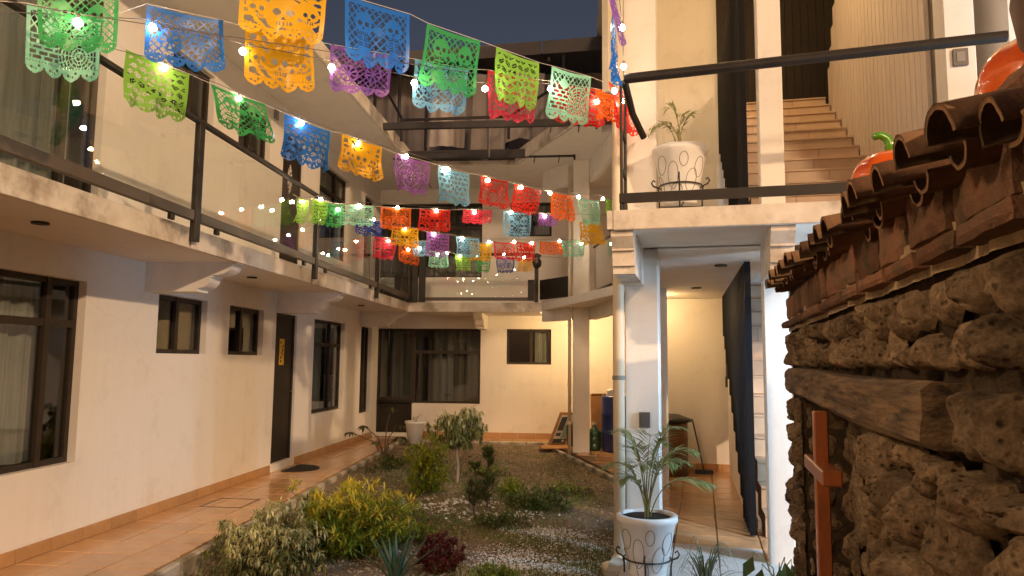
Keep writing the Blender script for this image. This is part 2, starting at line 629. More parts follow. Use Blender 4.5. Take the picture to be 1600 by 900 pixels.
M['rust'] = mat('rusty_drum', (0.22, 0.095, 0.02), 0.6, (0.12, 0.05, 0.015), 5, c3=(0.06, 0.03, 0.015), s3=3)
M['blackbag'] = mat('black_plastic', (0.02, 0.018, 0.018), 0.35, scale=9, bump=0.5)
M['mat'] = mat('door_mat', (0.022, 0.02, 0.018), 0.95, scale=40, bump=0.6)
M['signyellow'] = mat('yellow_cutout', (0.72, 0.42, 0.03), 0.6)
M['signwhite'] = mat('white_ornament', (0.7, 0.66, 0.6), 0.6)
M['chrome'] = mat('handle_steel', (0.55, 0.5, 0.42), 0.25, metal=1.0)
M['bark'] = mat('pale_bark', (0.42, 0.34, 0.25), 0.9, (0.28, 0.21, 0.15), 9, bump=0.5)
M['twig'] = mat('dark_twig', (0.10, 0.065, 0.04), 0.9, scale=9)
M['palmstem'] = mat('palm_stem', (0.30, 0.27, 0.10), 0.5, (0.20, 0.20, 0.07), 9)
M['cord'] = mat('cord', (0.60, 0.55, 0.48), 0.7)
M['cable'] = mat('light_cable', (0.12, 0.10, 0.09), 0.6)
M['print_dark'] = mat('print_dark', (0.06, 0.06, 0.065), 0.6)
M['print_white'] = mat('print_white', (0.65, 0.62, 0.58), 0.6)
M['print_teal'] = mat('print_teal', (0.25, 0.42, 0.36), 0.6)
M['bulb'] = emit_mat('lit_bulb', (1.0, 0.80, 0.55), 72.0)
M['bulb_cool'] = emit_mat('lit_bulb_cool', (0.75, 0.88, 1.0), 65.0)
M['led'] = emit_mat('led_panel', (0.62, 0.80, 1.0), 60.0)
L = {}
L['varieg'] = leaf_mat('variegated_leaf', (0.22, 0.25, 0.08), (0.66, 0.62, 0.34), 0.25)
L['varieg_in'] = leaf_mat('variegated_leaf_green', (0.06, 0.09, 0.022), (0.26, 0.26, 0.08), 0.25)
L['gold'] = leaf_mat('golden_leaf', (0.13, 0.20, 0.015), (0.42, 0.42, 0.04), 0.35)
L['goldtip'] = leaf_mat('golden_tip_leaf', (0.32, 0.34, 0.03), (0.74, 0.58, 0.06), 0.35)
L['dark'] = leaf_mat('deep_green_leaf', (0.035, 0.055, 0.012), (0.09, 0.12, 0.02), 0.3)
L['green'] = leaf_mat('bright_green_leaf', (0.09, 0.16, 0.015), (0.26, 0.34, 0.035), 0.35)
L['agave'] = leaf_mat('agave_leaf', (0.04, 0.085, 0.05), (0.07, 0.125, 0.08), 0.1, 0.5)
L['red'] = leaf_mat('maroon_leaf', (0.06, 0.010, 0.012), (0.15, 0.03, 0.028), 0.3)
L['palm'] = leaf_mat('palm_leaflet', (0.14, 0.19, 0.05), (0.34, 0.40, 0.17), 0.3, 0.4)
L['conifer'] = leaf_mat('conifer_needle', (0.045, 0.075, 0.015), (0.11, 0.14, 0.03), 0.25)
L['papaya'] = leaf_mat('broad_leaf', (0.05, 0.065, 0.02), (0.11, 0.12, 0.035), 0.3)
L['spider'] = leaf_mat('grassy_leaf', (0.07, 0.10, 0.05), (0.20, 0.24, 0.14), 0.25)
FC = {'green': (0.06, 0.42, 0.12), 'lime': (0.29, 0.62, 0.08), 'mint': (0.33, 0.80, 0.60), 'blue': (0.03, 0.20, 0.68), 'sky': (0.24, 0.58, 0.90),
      'yellow': (0.90, 0.48, 0.02), 'purple': (0.36, 0.14, 0.54), 'red': (0.80, 0.045, 0.03), 'pink': (0.86, 0.05, 0.10), 'orange': (0.88, 0.16, 0.015),
      'navy': (0.025, 0.06, 0.34)}
FM = {k: flag_mat(k + '_plastic_film', v) for k, v in FC.items()}

# ================================================================== SETTING
UP = 2.53           # storey height
XL = -4.11          # left facade
YB = 14.30          # back facade

# ground sheet and garden soil
g = MB()
g.box(-60, 60, -60, 90, -0.62, -0.42)
struct('ground', g, M['soil'])


def poly_sheet(poly, z, step, amp, clip=True):
    """height-noised grid over the bounding box of a polygon, cells outside dropped"""
    mb = MB()
    xs = [p[0] for p in poly]
    ys = [p[1] for p in poly]
    nx = int((max(xs) - min(xs)) / step) + 1
    ny = int((max(ys) - min(ys)) / step) + 1
    for j in range(ny + 1):
        for i in range(nx + 1):
            x = min(xs) + i * step
            y = min(ys) + j * step
            h = amp * (mnoise.noise((x * 1.3, y * 1.3, 3)) + 0.6 * mnoise.noise((x * 4.1, y * 4.1, 8)))
            mb.v.append((x, y, z + h + .075 * min(1, max(0, (y - 6.2) / 3))))
    for j in range(ny):
        for i in range(nx):
            a = j * (nx + 1) + i
            mb.f.append((a, a + 1, a + nx + 2, a + nx + 1))
    return mb


def inside(poly, x, y):
    c = False
    n = len(poly)
    for i in range(n):
        x0, y0 = poly[i]
        x1, y1 = poly[(i + 1) % n]
        if (y0 > y) != (y1 > y) and x < (x1 - x0) * (y - y0) / (y1 - y0) + x0:
            c = not c
    return c


GARDEN = [(-3.02, 1.0), (0.5, 1.0), (0.36, 5.3), (0.62, 8.8), (-0.05, 11.8), (-0.66, 13.66), (-3.02, 13.66)]
struct('garden_soil', poly_sheet([(-3.45, 0.5), (1.0, 13.9)], -0.13, 0.07, 0.028), M['soil'], True)


def gz(x, y):
    return -0.13 + .075 * min(1, max(0, (y - 6.2) / 3)) + 0.028 * (mnoise.noise((x * 1.3, y * 1.3, 3)) + 0.6 * mnoise.noise((x * 4.1, y * 4.1, 8)))


# walkway along the left facade and across the back, tile by tile
wk = empty('walkway', (XL, 0, 0))
wk['kind'] = 'structure'
b = MB()
KX = lambda y: -2.96 - .049 * (y - 4.9)
b.prism([(XL, -3), (KX(-3) - .04, -3), (KX(YB) - .04, YB), (XL, YB)], (0, 0, -.4), (1, 0, 0), (0, 1, 0), (0, 0, .388))
b.box(-3.3, -.6, 13.72, YB + .002, -0.4, -0.0125)
part('walkway_base', b, M['grout'], wk)
tl = MB()
tl.bbox(-0.170, 0.170, -0.175, 0.175, -0.02, 0.0, 0.004)
tile_me = mesh_of('tile', tl, M['tile'])
for j in range(48):
    y = -2.7 + 0.36 * j
    if y > YB - 0.1:
        break
    for i in range(3):
        x0_, x1_ = XL + .01 + i * .35, (XL + .01 + (i + 1) * .35 if i < 2 else KX(y) - .055)
        inst('tile', tile_me, wk, ((x0_ + x1_) / 2, y, 0.001 * rng.random()), (0, 0, 0), ((x1_ - x0_ - .006) / .344, 1, 1))
for i in range(17):
    for j in range(2):
        x = -3.06 + 0.19 + i * 0.35
        if x < 2.0:
            inst('tile', tile_me, wk, (x, 13.91 + 0.36 * j, 0.001 * rng.random()))
k = MB()
k.bbox(-0.035, 0.035, -0.245, 0.245, -0.2, 0.0, 0.012)
kerb_me = mesh_of('kerb_stone', k, M['kerb'])
for j in range(33):
    y = -2.5 + 0.5 * j
    if y < 13.7:
        inst('kerb_stone', kerb_me, wk, (KX(y), y, -0.004 + 0.006 * rng.random()), (0, 0, .049 + rng.normal(0, 0.004)))
k = MB()
k.bbox(-0.245, 0.245, -0.045, 0.045, -0.2, 0.0, 0.012)
kerb2_me = mesh_of('kerb_stone', k, M['kerb'])
for i in range(5):
    inst('kerb_stone', kerb2_me, wk, (-2.76 + 0.5 * i, 13.68, -0.002))
# inspection hatch in the walkway
h = MB()
for (x0, x1, y0, y1) in ((-3.86, -3.42, 7.16, 7.175), (-3.86, -3.42, 7.60, 7.615), (-3.86, -3.845, 7.16, 7.615), (-3.435, -3.42, 7.16, 7.615)):
    h.box(x0, x1, y0, y1, 0.0, 0.004)
part('hatch_edge', h, M['rail_brown'], wk)

# right wing frame: turned 9.3 degrees
TH = R(9.3)
A0 = Vector((0.36, 5.93, 0))
EX = Vector((math.cos(TH), -math.sin(TH), 0))
EY = Vector((math.sin(TH), math.cos(TH), 0))
EZ = Vector((0, 0, 1))


def wf(a, bb, z):
    return A0 + EX * a + EY * bb + EZ * z


def wbox(mb, a0, a1, b0, b1, z0, z1):
    return mb.obb(wf(a0, b0, z0), EX * (a1 - a0), EY * (b1 - b0), EZ * (z1 - z0))


cf = empty('corridor_floor', (0.5, 8, 0))
cf['kind'] = 'structure'
FLOOR = [(0.30, 5.62), (0.62, 6.56), (1.75, 5.70), (3.6, 5.4), (4.6, 15.2), (-0.62, 15.2), (-0.62, 13.72), (-0.02, 11.9), (0.68, 9.3), (0.42, 6.9)]
mb = MB()
mb.prism([(0.28, 5.8), (1.5, 5.55), (3.6, 5.2), (4.6, 15.2), (-0.62, 15.2), (-0.62, 13.74), (-0.03, 11.9), (0.66, 9.3), (0.40, 6.9)], (0, 0, -0.4), (1, 0, 0), (0, 1, 0), (0, 0, 0.388))
part('floor_base', mb, M['grout'], cf)
wt = MB()
wt.bbox(-0.170, 0.170, -0.175, 0.175, -0.02, 0.0, 0.004)
M['apron'] = mat('pale_tile', (0.54, 0.52, 0.50), 0.4, (0.48, 0.46, 0.44), 8, island=0.05)
apron_me = mesh_of('tile', wt, M['apron'])
for i in range(-5, 9):
    for j in range(-3, 26):
        p = wf(0.18 + i * 0.35, -0.1 + j * 0.36, 0)
        if inside(FLOOR, p.x, p.y) and inside(FLOOR, p.x - .1, p.y) and p.x < 2.7:
            inst('tile', tile_me, cf, (p.x, p.y, 0.001 * rng.random()), (0, 0, -TH))
        elif inside([(0.22, 4.6), (1.85, 4.2), (1.85, 5.75), (0.72, 6.5), (0.36, 6.4)], p.x, p.y):
            inst('tile', apron_me, cf, (p.x, p.y, 0.001 * rng.random() - 0.0005), (0, 0, -TH))
mb = MB()
wbox(mb, -0.1, 1.5, -1.45, 0.25, -0.4, -0.013)
part('apron_base', mb, M['kerb'], cf)
# kerb of the right walkway, along its slanting edge
for p0, p1, n in (((-0.70, 13.62), (0.62, 9.2), 9), ((0.60, 8.9), (0.36, 6.3), 5)):
    a = Vector((p0[0], p0[1], 0))
    c = Vector((p1[0], p1[1], 0))
    d = (c - a) / n
    ang = math.atan2(-d.x, d.y)
    for i in range(n):
        p = a + d * (i + .5)
        inst('kerb_stone', kerb_me, cf, (p.x, p.y, -0.004), (0, 0, ang))

# ------------------------------------------------------------------ facades
def facade(mb, P, s0, s1, z0, z1, ops, th):
    ss = sorted({s0, s1, *[o[0] for o in ops], *[o[1] for o in ops]})
    zs = sorted({z0, z1, *[o[2] for o in ops], *[o[3] for o in ops]})
    ss = [s for s in ss if s0 <= s <= s1]
    zs = [z for z in zs if z0 <= z <= z1]
    for d in (0, th):
        for i in range(len(ss) - 1):
            for j in range(len(zs) - 1):
                sc, zc = (ss[i] + ss[i + 1]) / 2, (zs[j] + zs[j + 1]) / 2
                if any(o[0] < sc < o[1] and o[2] < zc < o[3] for o in ops):
                    continue
                mb.add([P(ss[i], zs[j], d), P(ss[i + 1], zs[j], d), P(ss[i + 1], zs[j + 1], d), P(ss[i], zs[j + 1], d)], [(0, 1, 2, 3)])
    for o in ops:
        a, bb, c, e = max(o[0], s0), min(o[1], s1), o[2], o[3]
        for (q, r) in (((a, c), (bb, c)), ((bb, c), (bb, e)), ((bb, e), (a, e)), ((a, e), (a, c))):
            mb.add([P(q[0], q[1], 0), P(r[0], r[1], 0), P(r[0], r[1], th), P(q[0], q[1], th)], [(0, 1, 2, 3)])


def pbox(mb, P, s0, s1, z0, z1, d0, d1):
    vs = [P(s0, z0, d0), P(s1, z0, d0), P(s1, z0, d1), P(s0, z0, d1), P(s0, z1, d0), P(s1, z1, d0), P(s1, z1, d1), P(s0, z1, d1)]
    mb.add(vs, [(3, 2, 1, 0), (4, 5, 6, 7), (0, 1, 5, 4), (1, 2, 6, 5), (2, 3, 7, 6), (3, 0, 4, 7)])


def window(parent, P, s0, s1, z0, z1, mull=(), trans=(), curtain=None, fr=0.045, dep=0.07, solid=None, cm='curtain'):
    """window part > frame is the part itself, pane and curtain are its sub-parts"""
    f = MB()
    pbox(f, P, s0, s1, z0, z0 + fr, dep, dep + .06)
    pbox(f, P, s0, s1, z1 - fr, z1, dep, dep + .06)
    pbox(f, P, s0, s0 + fr, z0 + fr, z1 - fr, dep, dep + .06)
    pbox(f, P, s1 - fr, s1, z0 + fr, z1 - fr, dep, dep + .06)
    for t in trans:
        pbox(f, P, s0 + fr, s1 - fr, t - .03, t + .03, dep - .005, dep + .05)
    for (ms, ma, mb_) in mull:
        pbox(f, P, ms - .028, ms + .028, ma, mb_, dep - .01, dep + .045)
    o = part('window', f, M['alu'], parent)
    # panes between the bars
    zs = [z0 + fr] + [t for t in trans] + [z1 - fr]
    for i in range(len(zs) - 1):
        cuts = [s0 + fr] + [m[0] for m in mull if m[1] < (zs[i] + zs[i + 1]) / 2 < m[2]] + [s1 - fr]
        for j in range(len(cuts) - 1):
            g_ = MB()
            pbox(g_, P, cuts[j] + (.028 if j else 0), cuts[j + 1] - (.028 if j < len(cuts) - 2 else 0), zs[i] + (.03 if i else 0), zs[i + 1] - (.03 if i < len(zs) - 2 else 0), dep + .022, dep + .028)
            part('pane', g_, M['glass'], o)
    if curtain:
        for (c0, c1) in curtain:
            cmb = MB()
            n = max(12, int((c1 - c0) / 0.018))
            ph = rng.random() * 6
            for i in range(n + 1):
                s = c0 + (c1 - c0) * i / n
                d = dep + .17 + .028 * math.sin(s * 38 + ph + 1.2 * math.sin(s * 9)) + .012 * math.sin(s * 85)
                cmb.v += [tuple(P(s, z0 + .03, d + .012 * math.sin(s * 21))), tuple(P(s, z1 - .02, d))]
                if i:
                    q = 2 * i
                    cmb.f.append((q - 2, q, q + 1, q - 1))
            part('curtain', cmb, M[cm], o, True)
    return o


PL = lambda s, z, d: (XL - d, s, z)
PB = lambda s, z, d: (s, YB + d, z)

# ---- left building
lb = empty('left_building', (XL, 8, 0), 'long cream two-storey building with brown windows and a glazed balcony, on the left side', 'building')
ops = [(2.6, 5.62, .65, 2.13), (6.66, 7.59, 1.545, 2.13), (8.10, 9.02, 1.545, 2.13), (9.41, 10.13, .0, 2.13), (10.82, 12.27, .66, 2.13), (13.23, 13.9, .5, 2.13)]
opsu = [(2.6, 5.68, 2.66, 4.66), (6.66, 7.50, 1.5 + UP, 4.66), (8.10, 8.98, 1.5 + UP, 4.66), (9.41, 10.13, 2.58, 4.66), (10.82, 12.27, .66 + UP, 4.66), (13.23, 13.9, .5 + UP, 4.66)]
mb = MB()
facade(mb, PL, -3.0, 15.2, -.3, 2.40, ops, .16)
facade(mb, PL, -3.0, 15.2, 2.40, 5.0, opsu, .16)
part('wall', mb, M['wall'], lb)
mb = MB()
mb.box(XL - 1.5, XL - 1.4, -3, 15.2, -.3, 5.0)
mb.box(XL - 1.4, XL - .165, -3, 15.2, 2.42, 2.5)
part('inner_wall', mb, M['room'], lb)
for dz, top in ((0, 2.13), (UP, 4.66)):
    z0 = .65 + dz if dz == 0 else 2.66
    window(lb, PL, 2.6, 5.62 + (.06 if dz else 0), z0, top, mull=[(4.05, z0, top), (5.28, z0, top)] if dz == 0 else [(5.30, z0, top)], trans=[1.77] if dz == 0 else [], curtain=[(2.62, 5.44 if dz == 0 else 5.58)])
    window(lb, PL, 6.66, 7.59 - (.09 if dz else 0), (1.545 if dz == 0 else 1.5 + UP), top, mull=[(7.10, 1.545 + dz, top)], curtain=None)
    window(lb, PL, 8.10, 9.02 - (.04 if dz else 0), (1.545 if dz == 0 else 1.5 + UP), top, mull=[(8.52, 1.545 + dz, top)], curtain=None)
    window(lb, PL, 10.82, 12.27, .66 + dz, top, mull=[(11.72, .66 + dz, top)], trans=[1.74 + dz], curtain=[(10.84, 11.75)])
    window(lb, PL, 13.23, 13.9, .5 + dz, top, mull=[(13.62, .5 + dz, top)], curtain=[(13.55, 13.75)])
    # door
    d = MB()
    b0 = 0.10 if dz == 0 else 2.60
    pbox(d, PL, 9.45, 10.09, b0, top - .04, .05, .09)
    dr = part('door', d, M['door'], lb)
    f = MB()
    pbox(f, PL, 9.41, 9.45, b0, top, .03, .10)
    pbox(f, PL, 10.09, 10.13, b0, top, .03, .10)
    pbox(f, PL, 9.45, 10.09, top - .04, top, .03, .10)
    part('door_frame', f, M['alu'], dr)
    hd = MB()
    hd.tube([PL(10.03, b0 + .95, .05), PL(10.03, b0 + .95, .0), PL(9.93, b0 + .95, -.01)], .012, 8)
    hd.lathe([(.0, -.001), (.028, -.001), (.028, .006), (0.001, .006)], 12, PL(10.03, b0 + .94, .03))
    part('handle', hd, M['chrome'], dr)
    # skirting tiles
    if dz == 0:
        sk = MB()
        sk.bbox(-.010, .010, -.177, .177, 0, .10, .003)
        skm = mesh_of('skirting_tile', sk, M['skirt'])
        for j in range(48):
            y = -2.7 + .36 * j
            if y < YB - .1 and not (9.25 < y < 10.25):
                inst('skirting_tile', skm, lb, (XL + .011, y, .001))
        st = MB()
        st.bbox(XL - .15, XL + .025, 9.38, 10.16, 0, .10, .004)
        part('door_step', st, M['trim'], lb)
# balcony slab (soffit) with fascia panels that are cut at the railing posts
mb = MB()
mb.box(XL + .002, -3.215, -3, 14.28, 2.402, 2.53)
mb.box(-3.215, -0.74, 13.09, 14.28, 2.402, 2.53)
part('balcony_slab', mb, M['wall'], lb)
posts = [0.2, 2.88, 5.55, 8.24, 10.86]
ys = [-3] + posts + [13.05]
for i in range(len(ys) - 1):
    f = MB()
    f.bbox(-3.213, -3.18, ys[i] + (.02 if i else 0), ys[i + 1] - (.02 if i < len(ys) - 2 else 0), 2.395, 2.565, .004)
    part('fascia_panel', f, M['concrete_edge'], lb)
f = MB()
f.bbox(-3.213, -1.95, 13.053, 13.09, 2.395, 2.565, .004)
f.bbox(-1.95, -0.72, 13.053, 13.09, 2.395, 2.565, .004)
part('fascia_panel', f, M['concrete_edge'], lb)


def corbel_poly():
    # side profile: x out from the wall, z; two cyma steps
    pts = [(0, 0), (.52, 0), (.52, .035), (.54, .035)]
    for t in range(0, 7):
        a = t / 6 * math.pi / 2
        pts.append((.54 + .10 * math.sin(a), .035 + .10 * (1 - math.cos(a))))
    pts += [(.66, .135), (.66, .155)]
    for t in range(1, 7):
        a = t / 6 * math.pi / 2
        pts.append((.68 + .17 * math.sin(a), .155 + .10 * (1 - math.cos(a))))
    pts += [(.90, .262), (.90, .276), (0, .276)]
    return pts


CP = corbel_poly()
for y in (3.45, 6.42, 9.42, 13.12):
    c = MB()
    c.prism(CP, (XL + .002, y, 2.125), (1, 0, 0), (0, 0, 1), (0, .20, 0))
    part('corbel', c, M['trim'], lb)
c = MB()
c.prism(CP, (-2.02, YB - .002, 2.125), (0, -1, 0), (0, 0, 1), (.17, 0, 0))
part('corbel', c, M['trim'], lb)


def downlight(parent, x, y, z, r=.055):
    d = MB()
    d.lathe([(r, -.012), (r, 0.0)], 20, (x, y, z))
    part('downlight', d, M['metal'], parent)


for y in (4.45, 7.6, 11.6):
    downlight(lb, -3.62, y, 2.400)
# eaves
mb = MB()
mb.box(XL + .002, -3.055, -3, YB, 5.0, 5.13)
mb.box(XL - 1.4, XL + .002, -3, 15.2, 5.003, 5.12)
part('eave', mb, M['wall'], lb)
f = MB()
f.bbox(-3.053, -3.0, -3, 12.5, 4.985, 5.20, .01)
part('eave_fascia', f, M['concrete_edge'], lb)
jb = MB()
jb.bbox(XL, XL + .03, 9.05, 9.15, 4.72, 4.86, .004)
part('junction_box', jb, M['band'], lb)

# ---- back building
bb_ = empty('back_building', (-2, YB, 0), 'cream back building with a wide brown window and door facing the garden', 'building')
opb = [(-4.10, -1.99, .65, 2.14), (-4.10, -3.36, .06, .65), (-1.47, -.58, 1.44, 2.14)]
opbu = [(-4.10, -1.99, .65 + UP, 2.14 + UP + .04), (-4.10, -3.36, .06 + UP, .65 + UP), (-1.42, -.58, 1.48 + UP, 2.14 + UP + .04)]
mb = MB()
facade(mb, PB, -4.12, 4.6, -.3, 2.40, opb, .16)
facade(mb, PB, -4.12, 4.6, 2.40, 5.0, opbu, .16)
part('wall', mb, M['wall'], bb_)
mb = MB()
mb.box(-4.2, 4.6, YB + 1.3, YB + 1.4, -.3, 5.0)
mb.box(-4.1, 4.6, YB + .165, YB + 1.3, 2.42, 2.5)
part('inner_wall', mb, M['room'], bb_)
for dz in (0, UP):
    t = 2.14 + dz + (.04 if dz else 0)
    # door leaf with a solid lower panel and a tall pane
    f = MB()
    for s0, s1, z0, z1 in ((-4.10, -4.05, .06, t - dz), (-3.41, -3.36, .06, t - dz), (-4.05, -3.41, t - dz - .05, t - dz), (-4.05, -3.41, .70, .76)):
        pbox(f, PB, s0, s1, z0 + dz, z1 + dz, .06, .12)
    dr = part('glazed_door', f, M['alu'], bb_)
    p_ = MB()
    pbox(p_, PB, -4.05, -3.41, .06 + dz, .70 + dz, .08, .10)
    part('door_panel', p_, M['door'], dr)
    p_ = MB()
    pbox(p_, PB, -4.05, -3.41, .76 + dz, t - .05, .086, .092)
    part('pane', p_, M['glass'], dr)
    cmb = MB()
    n = 40
    for i in range(n + 1):
        s = -3.9 + .5 * i / n
        cmb.v += [(s, YB + .25 + .025 * math.sin(s * 40), .1 + dz), (s, YB + .25 + .025 * math.sin(s * 40), t - .05)]
        if i:
            q = 2 * i
            cmb.f.append((q - 2, q, q + 1, q - 1))
    part('curtain', cmb, M['curtain_dark'], dr, True)
    window(bb_, PB, -3.36, -1.99, .65 + dz, t, mull=[(-2.52, 1.67 + dz, t), (-3.22, .65 + dz, 1.67 + dz)], trans=[1.67 + dz], curtain=[(-3.0, -2.05)], cm='curtain_dark')
    window(bb_, PB, -1.47 if dz == 0 else -1.42, -.58, (1.44 if dz == 0 else 1.48 + UP), t, mull=[(-.98, 1.44 + dz, t)], curtain=[(-.92, -.62)])
sk = MB()
sk.bbox(-.172, .172, -.010, .010, 0, .10, .003)
skm2 = mesh_of('skirting_tile', sk, M['skirt'])
for i in range(16):
    x = -3.15 + .35 * i
    if x < 2:
        inst('skirting_tile', skm2, bb_, (x, YB - .011, .001))
mb = MB()
mb.box(-4.1, 5.0, YB + .002, YB + 5.0, 5.002, 5.12)
mb.box(-3.0, -1.12, 12.5, YB + .002, 5.0, 5.12)
mb.prism([(-1.12, 12.5), (.32, 9.7), (.32, 10.8), (2.2, 10.8), (2.2, YB), (-1.12, YB)], (0, 0, 5.0), (1, 0, 0), (0, 1, 0), (0, 0, .12))
part('eave', mb, M['wall'], bb_)
f = MB()
f.bbox(-2.998, -1.14, 12.44, 12.497, 4.985, 5.20, .01)
p0, p1 = Vector((-1.14, 12.46, 4.985)), Vector((.30, 9.66, 4.985))
dd = p1 - p0
nn = Vector((-dd.y, dd.x, 0)).normalized()
f.obb(p0, dd, -nn * .05, (0, 0, .215))
part('eave_fascia', f, M['concrete_edge'], bb_)

# ---- right wing
rb = empty('right_wing', (A0.x, A0.y, 0), 'cream right-hand wing with columns, stairs and a landing above the tiled corridor', 'building')
ROOF = 7.5


def wpart(name, boxes, m):
    mb_ = MB()
    for q in boxes:
        wbox(mb_, *q)
    return part(name, mb_, M[m], rb)


for nm, q in (('column', (0, .27, 0, .27, -.3, ROOF)), ('column', (1.075, 1.26, 0, .20, -.3, ROOF)), ('column', (2.42, 2.63, -.02, .22, -.3, ROOF))):
    c = MB()
    o_ = wf(q[0], q[2], q[4])
    c.bbox(q[0], q[1], q[2], q[3], q[4], q[5], .008)
    c.v = [tuple(wf(*p)) for p in c.v]
    part(nm, c, M['wall'], rb)
for q in ((-.13, .15, 12.3, 12.56, -.3, 5.0), (.77, 1.075, 9.1, 9.4, -.3, 5.0)):
    c = MB()
    c.bbox(*q, .008)
    part('column', c, M['wall'], rb)
# landing slab over the corridor, with its stained front fascia
mb = MB()
mb.add(*(lambda m_: (m_.v, m_.f))(MB().prism([(.02, -.93), (3.4, -.93), (3.4, .0), (.02, .0)], wf(0, 0, 2.425), EX, EY, (0, 0, .13))))
mb.prism([(.45, 5.86), (1.64, 5.665), (1.72, 6.6), (2.16, 10.5), (-.5, 14.28), (-.7, 13.1), (.78, 9.05), (.62, 7.5)], (0, 0, 2.425), (1, 0, 0), (0, 1, 0), (0, 0, .13))
part('landing_slab', mb, M['wall'], rb)
f = MB()
f.bbox(.02, 3.4, -.97, -.932, 2.412, 2.552, .006)
f.v = [tuple(wf(*p)) for p in f.v]
part('landing_fascia', f, M['concrete_edge'], rb)
f = MB()
wbox(f, -.02, .018, -.97, .0, 2.42, 2.549)
part('landing_fascia', f, M['concrete_edge'], rb)
# stepped brackets under the landing
BR = [(0, 0), (.80, 0), (.80, .055), (.83, .055), (.83, .16), (.86, .16), (.86, .175), (.93, .25), (.93, .30), (0, .30)]
for a in (.0, 1.06):
    c = MB()
    c.prism(BR, wf(a, .0, 2.125), -EY, EZ, EX * .155)
    part('bracket', c, M['concrete_edge'], rb)
# upstand beam along the slanting facade
pA, pB = Vector((-.74, 13.06, 0)), Vector((.77, 9.12, 0))
dl = pB - pA
dn = Vector((-dl.y, dl.x, 0)).normalized()
q1, q2, q3, q4 = Vector((-.70, 13.06, 0)), Vector((-.13, 12.34, 0)), Vector((.148, 12.34, 0)), Vector((.80, 9.12, 0))
for p0, p1 in ((q1, q2), (q3, q4)):
    d_ = p1 - p0
    n_ = Vector((-d_.y, d_.x, 0)).normalized()
    if n_.y < 0:
        n_ = -n_
    mb = MB()
    mb.obb(p0 + EZ * 2.22, d_, n_ * .12, EZ * .39)
    part('beam', mb, M['trim'], rb)
    mb = MB()
    mb.obb(p0 + EZ * 4.62, d_, n_ * .10, EZ * .375)
    part('upper_beam', mb, M['trim'], rb)
# cross wall at the end of the corridor, both floors, and the stringer wall of the stairs
mb = MB()
mb.obb((.92, 10.62, -.3), (1.32, -.20, 0), (0, .14, 0), (0, 0, 2.72))
mb.obb((.92, 10.62, 2.56), (2.2, -.33, 0), (0, .14, 0), (0, 0, 4.9))
mb.obb((.30, 9.72, 5.22), (.62, .9, 0), (.08, -.05, 0), (0, 0, 2.2))
part('cross_wall', mb, M['wall'], rb)
mb = MB()
wbox(mb, 2.86, 3.0, .0, 6.0, 2.56, 7.44)
part('landing_wall', mb, M['wall'], rb)
skm3 = mesh_of('skirting_tile', MB().add(*(lambda q: (q.v, q.f))(MB().bbox(-.175, .175, -.010, .010, 0, .10, .003))), M['skirt'])
for i in range(4):
    inst('skirting_tile', skm3, rb, (1.02 + .35 * i + .06, 10.60 - .053 * i - .02, .001), (0, 0, -.15))
mb = MB()
mb.prism([(.3, 9.7), (.28, 4.9), (5.2, 4.1), (5.2, 15), (.3, 15)], (0, 0, 7.45), (1, 0, 0), (0, 1, 0), (0, 0, .14))
part('roof_slab', mb, M['wall'], rb)
# light switches on the columns
for a0, z0, w_, h_, bface in ((.11, .985, .085, .12, 0), (2.47, 3.74, .10, .13, -.02)):
    s_ = MB()
    wbox(s_, a0, a0 + w_, bface - .02, bface - .001, z0, z0 + h_)
    o_ = part('switch_plate', s_, M['plate'], rb)
    s_ = MB()
    wbox(s_, a0 + w_ * .22, a0 + w_ * .78, bface - .024, bface - .0205, z0 + h_ * .2, z0 + h_ * .8)
    part('switch', s_, M['plate_in'] if bface else M['plate'], o_)
downlight(rb, 1.32, 6.9, 2.424, .06)
downlight(rb, 1.42, 9.0, 2.424, .06)

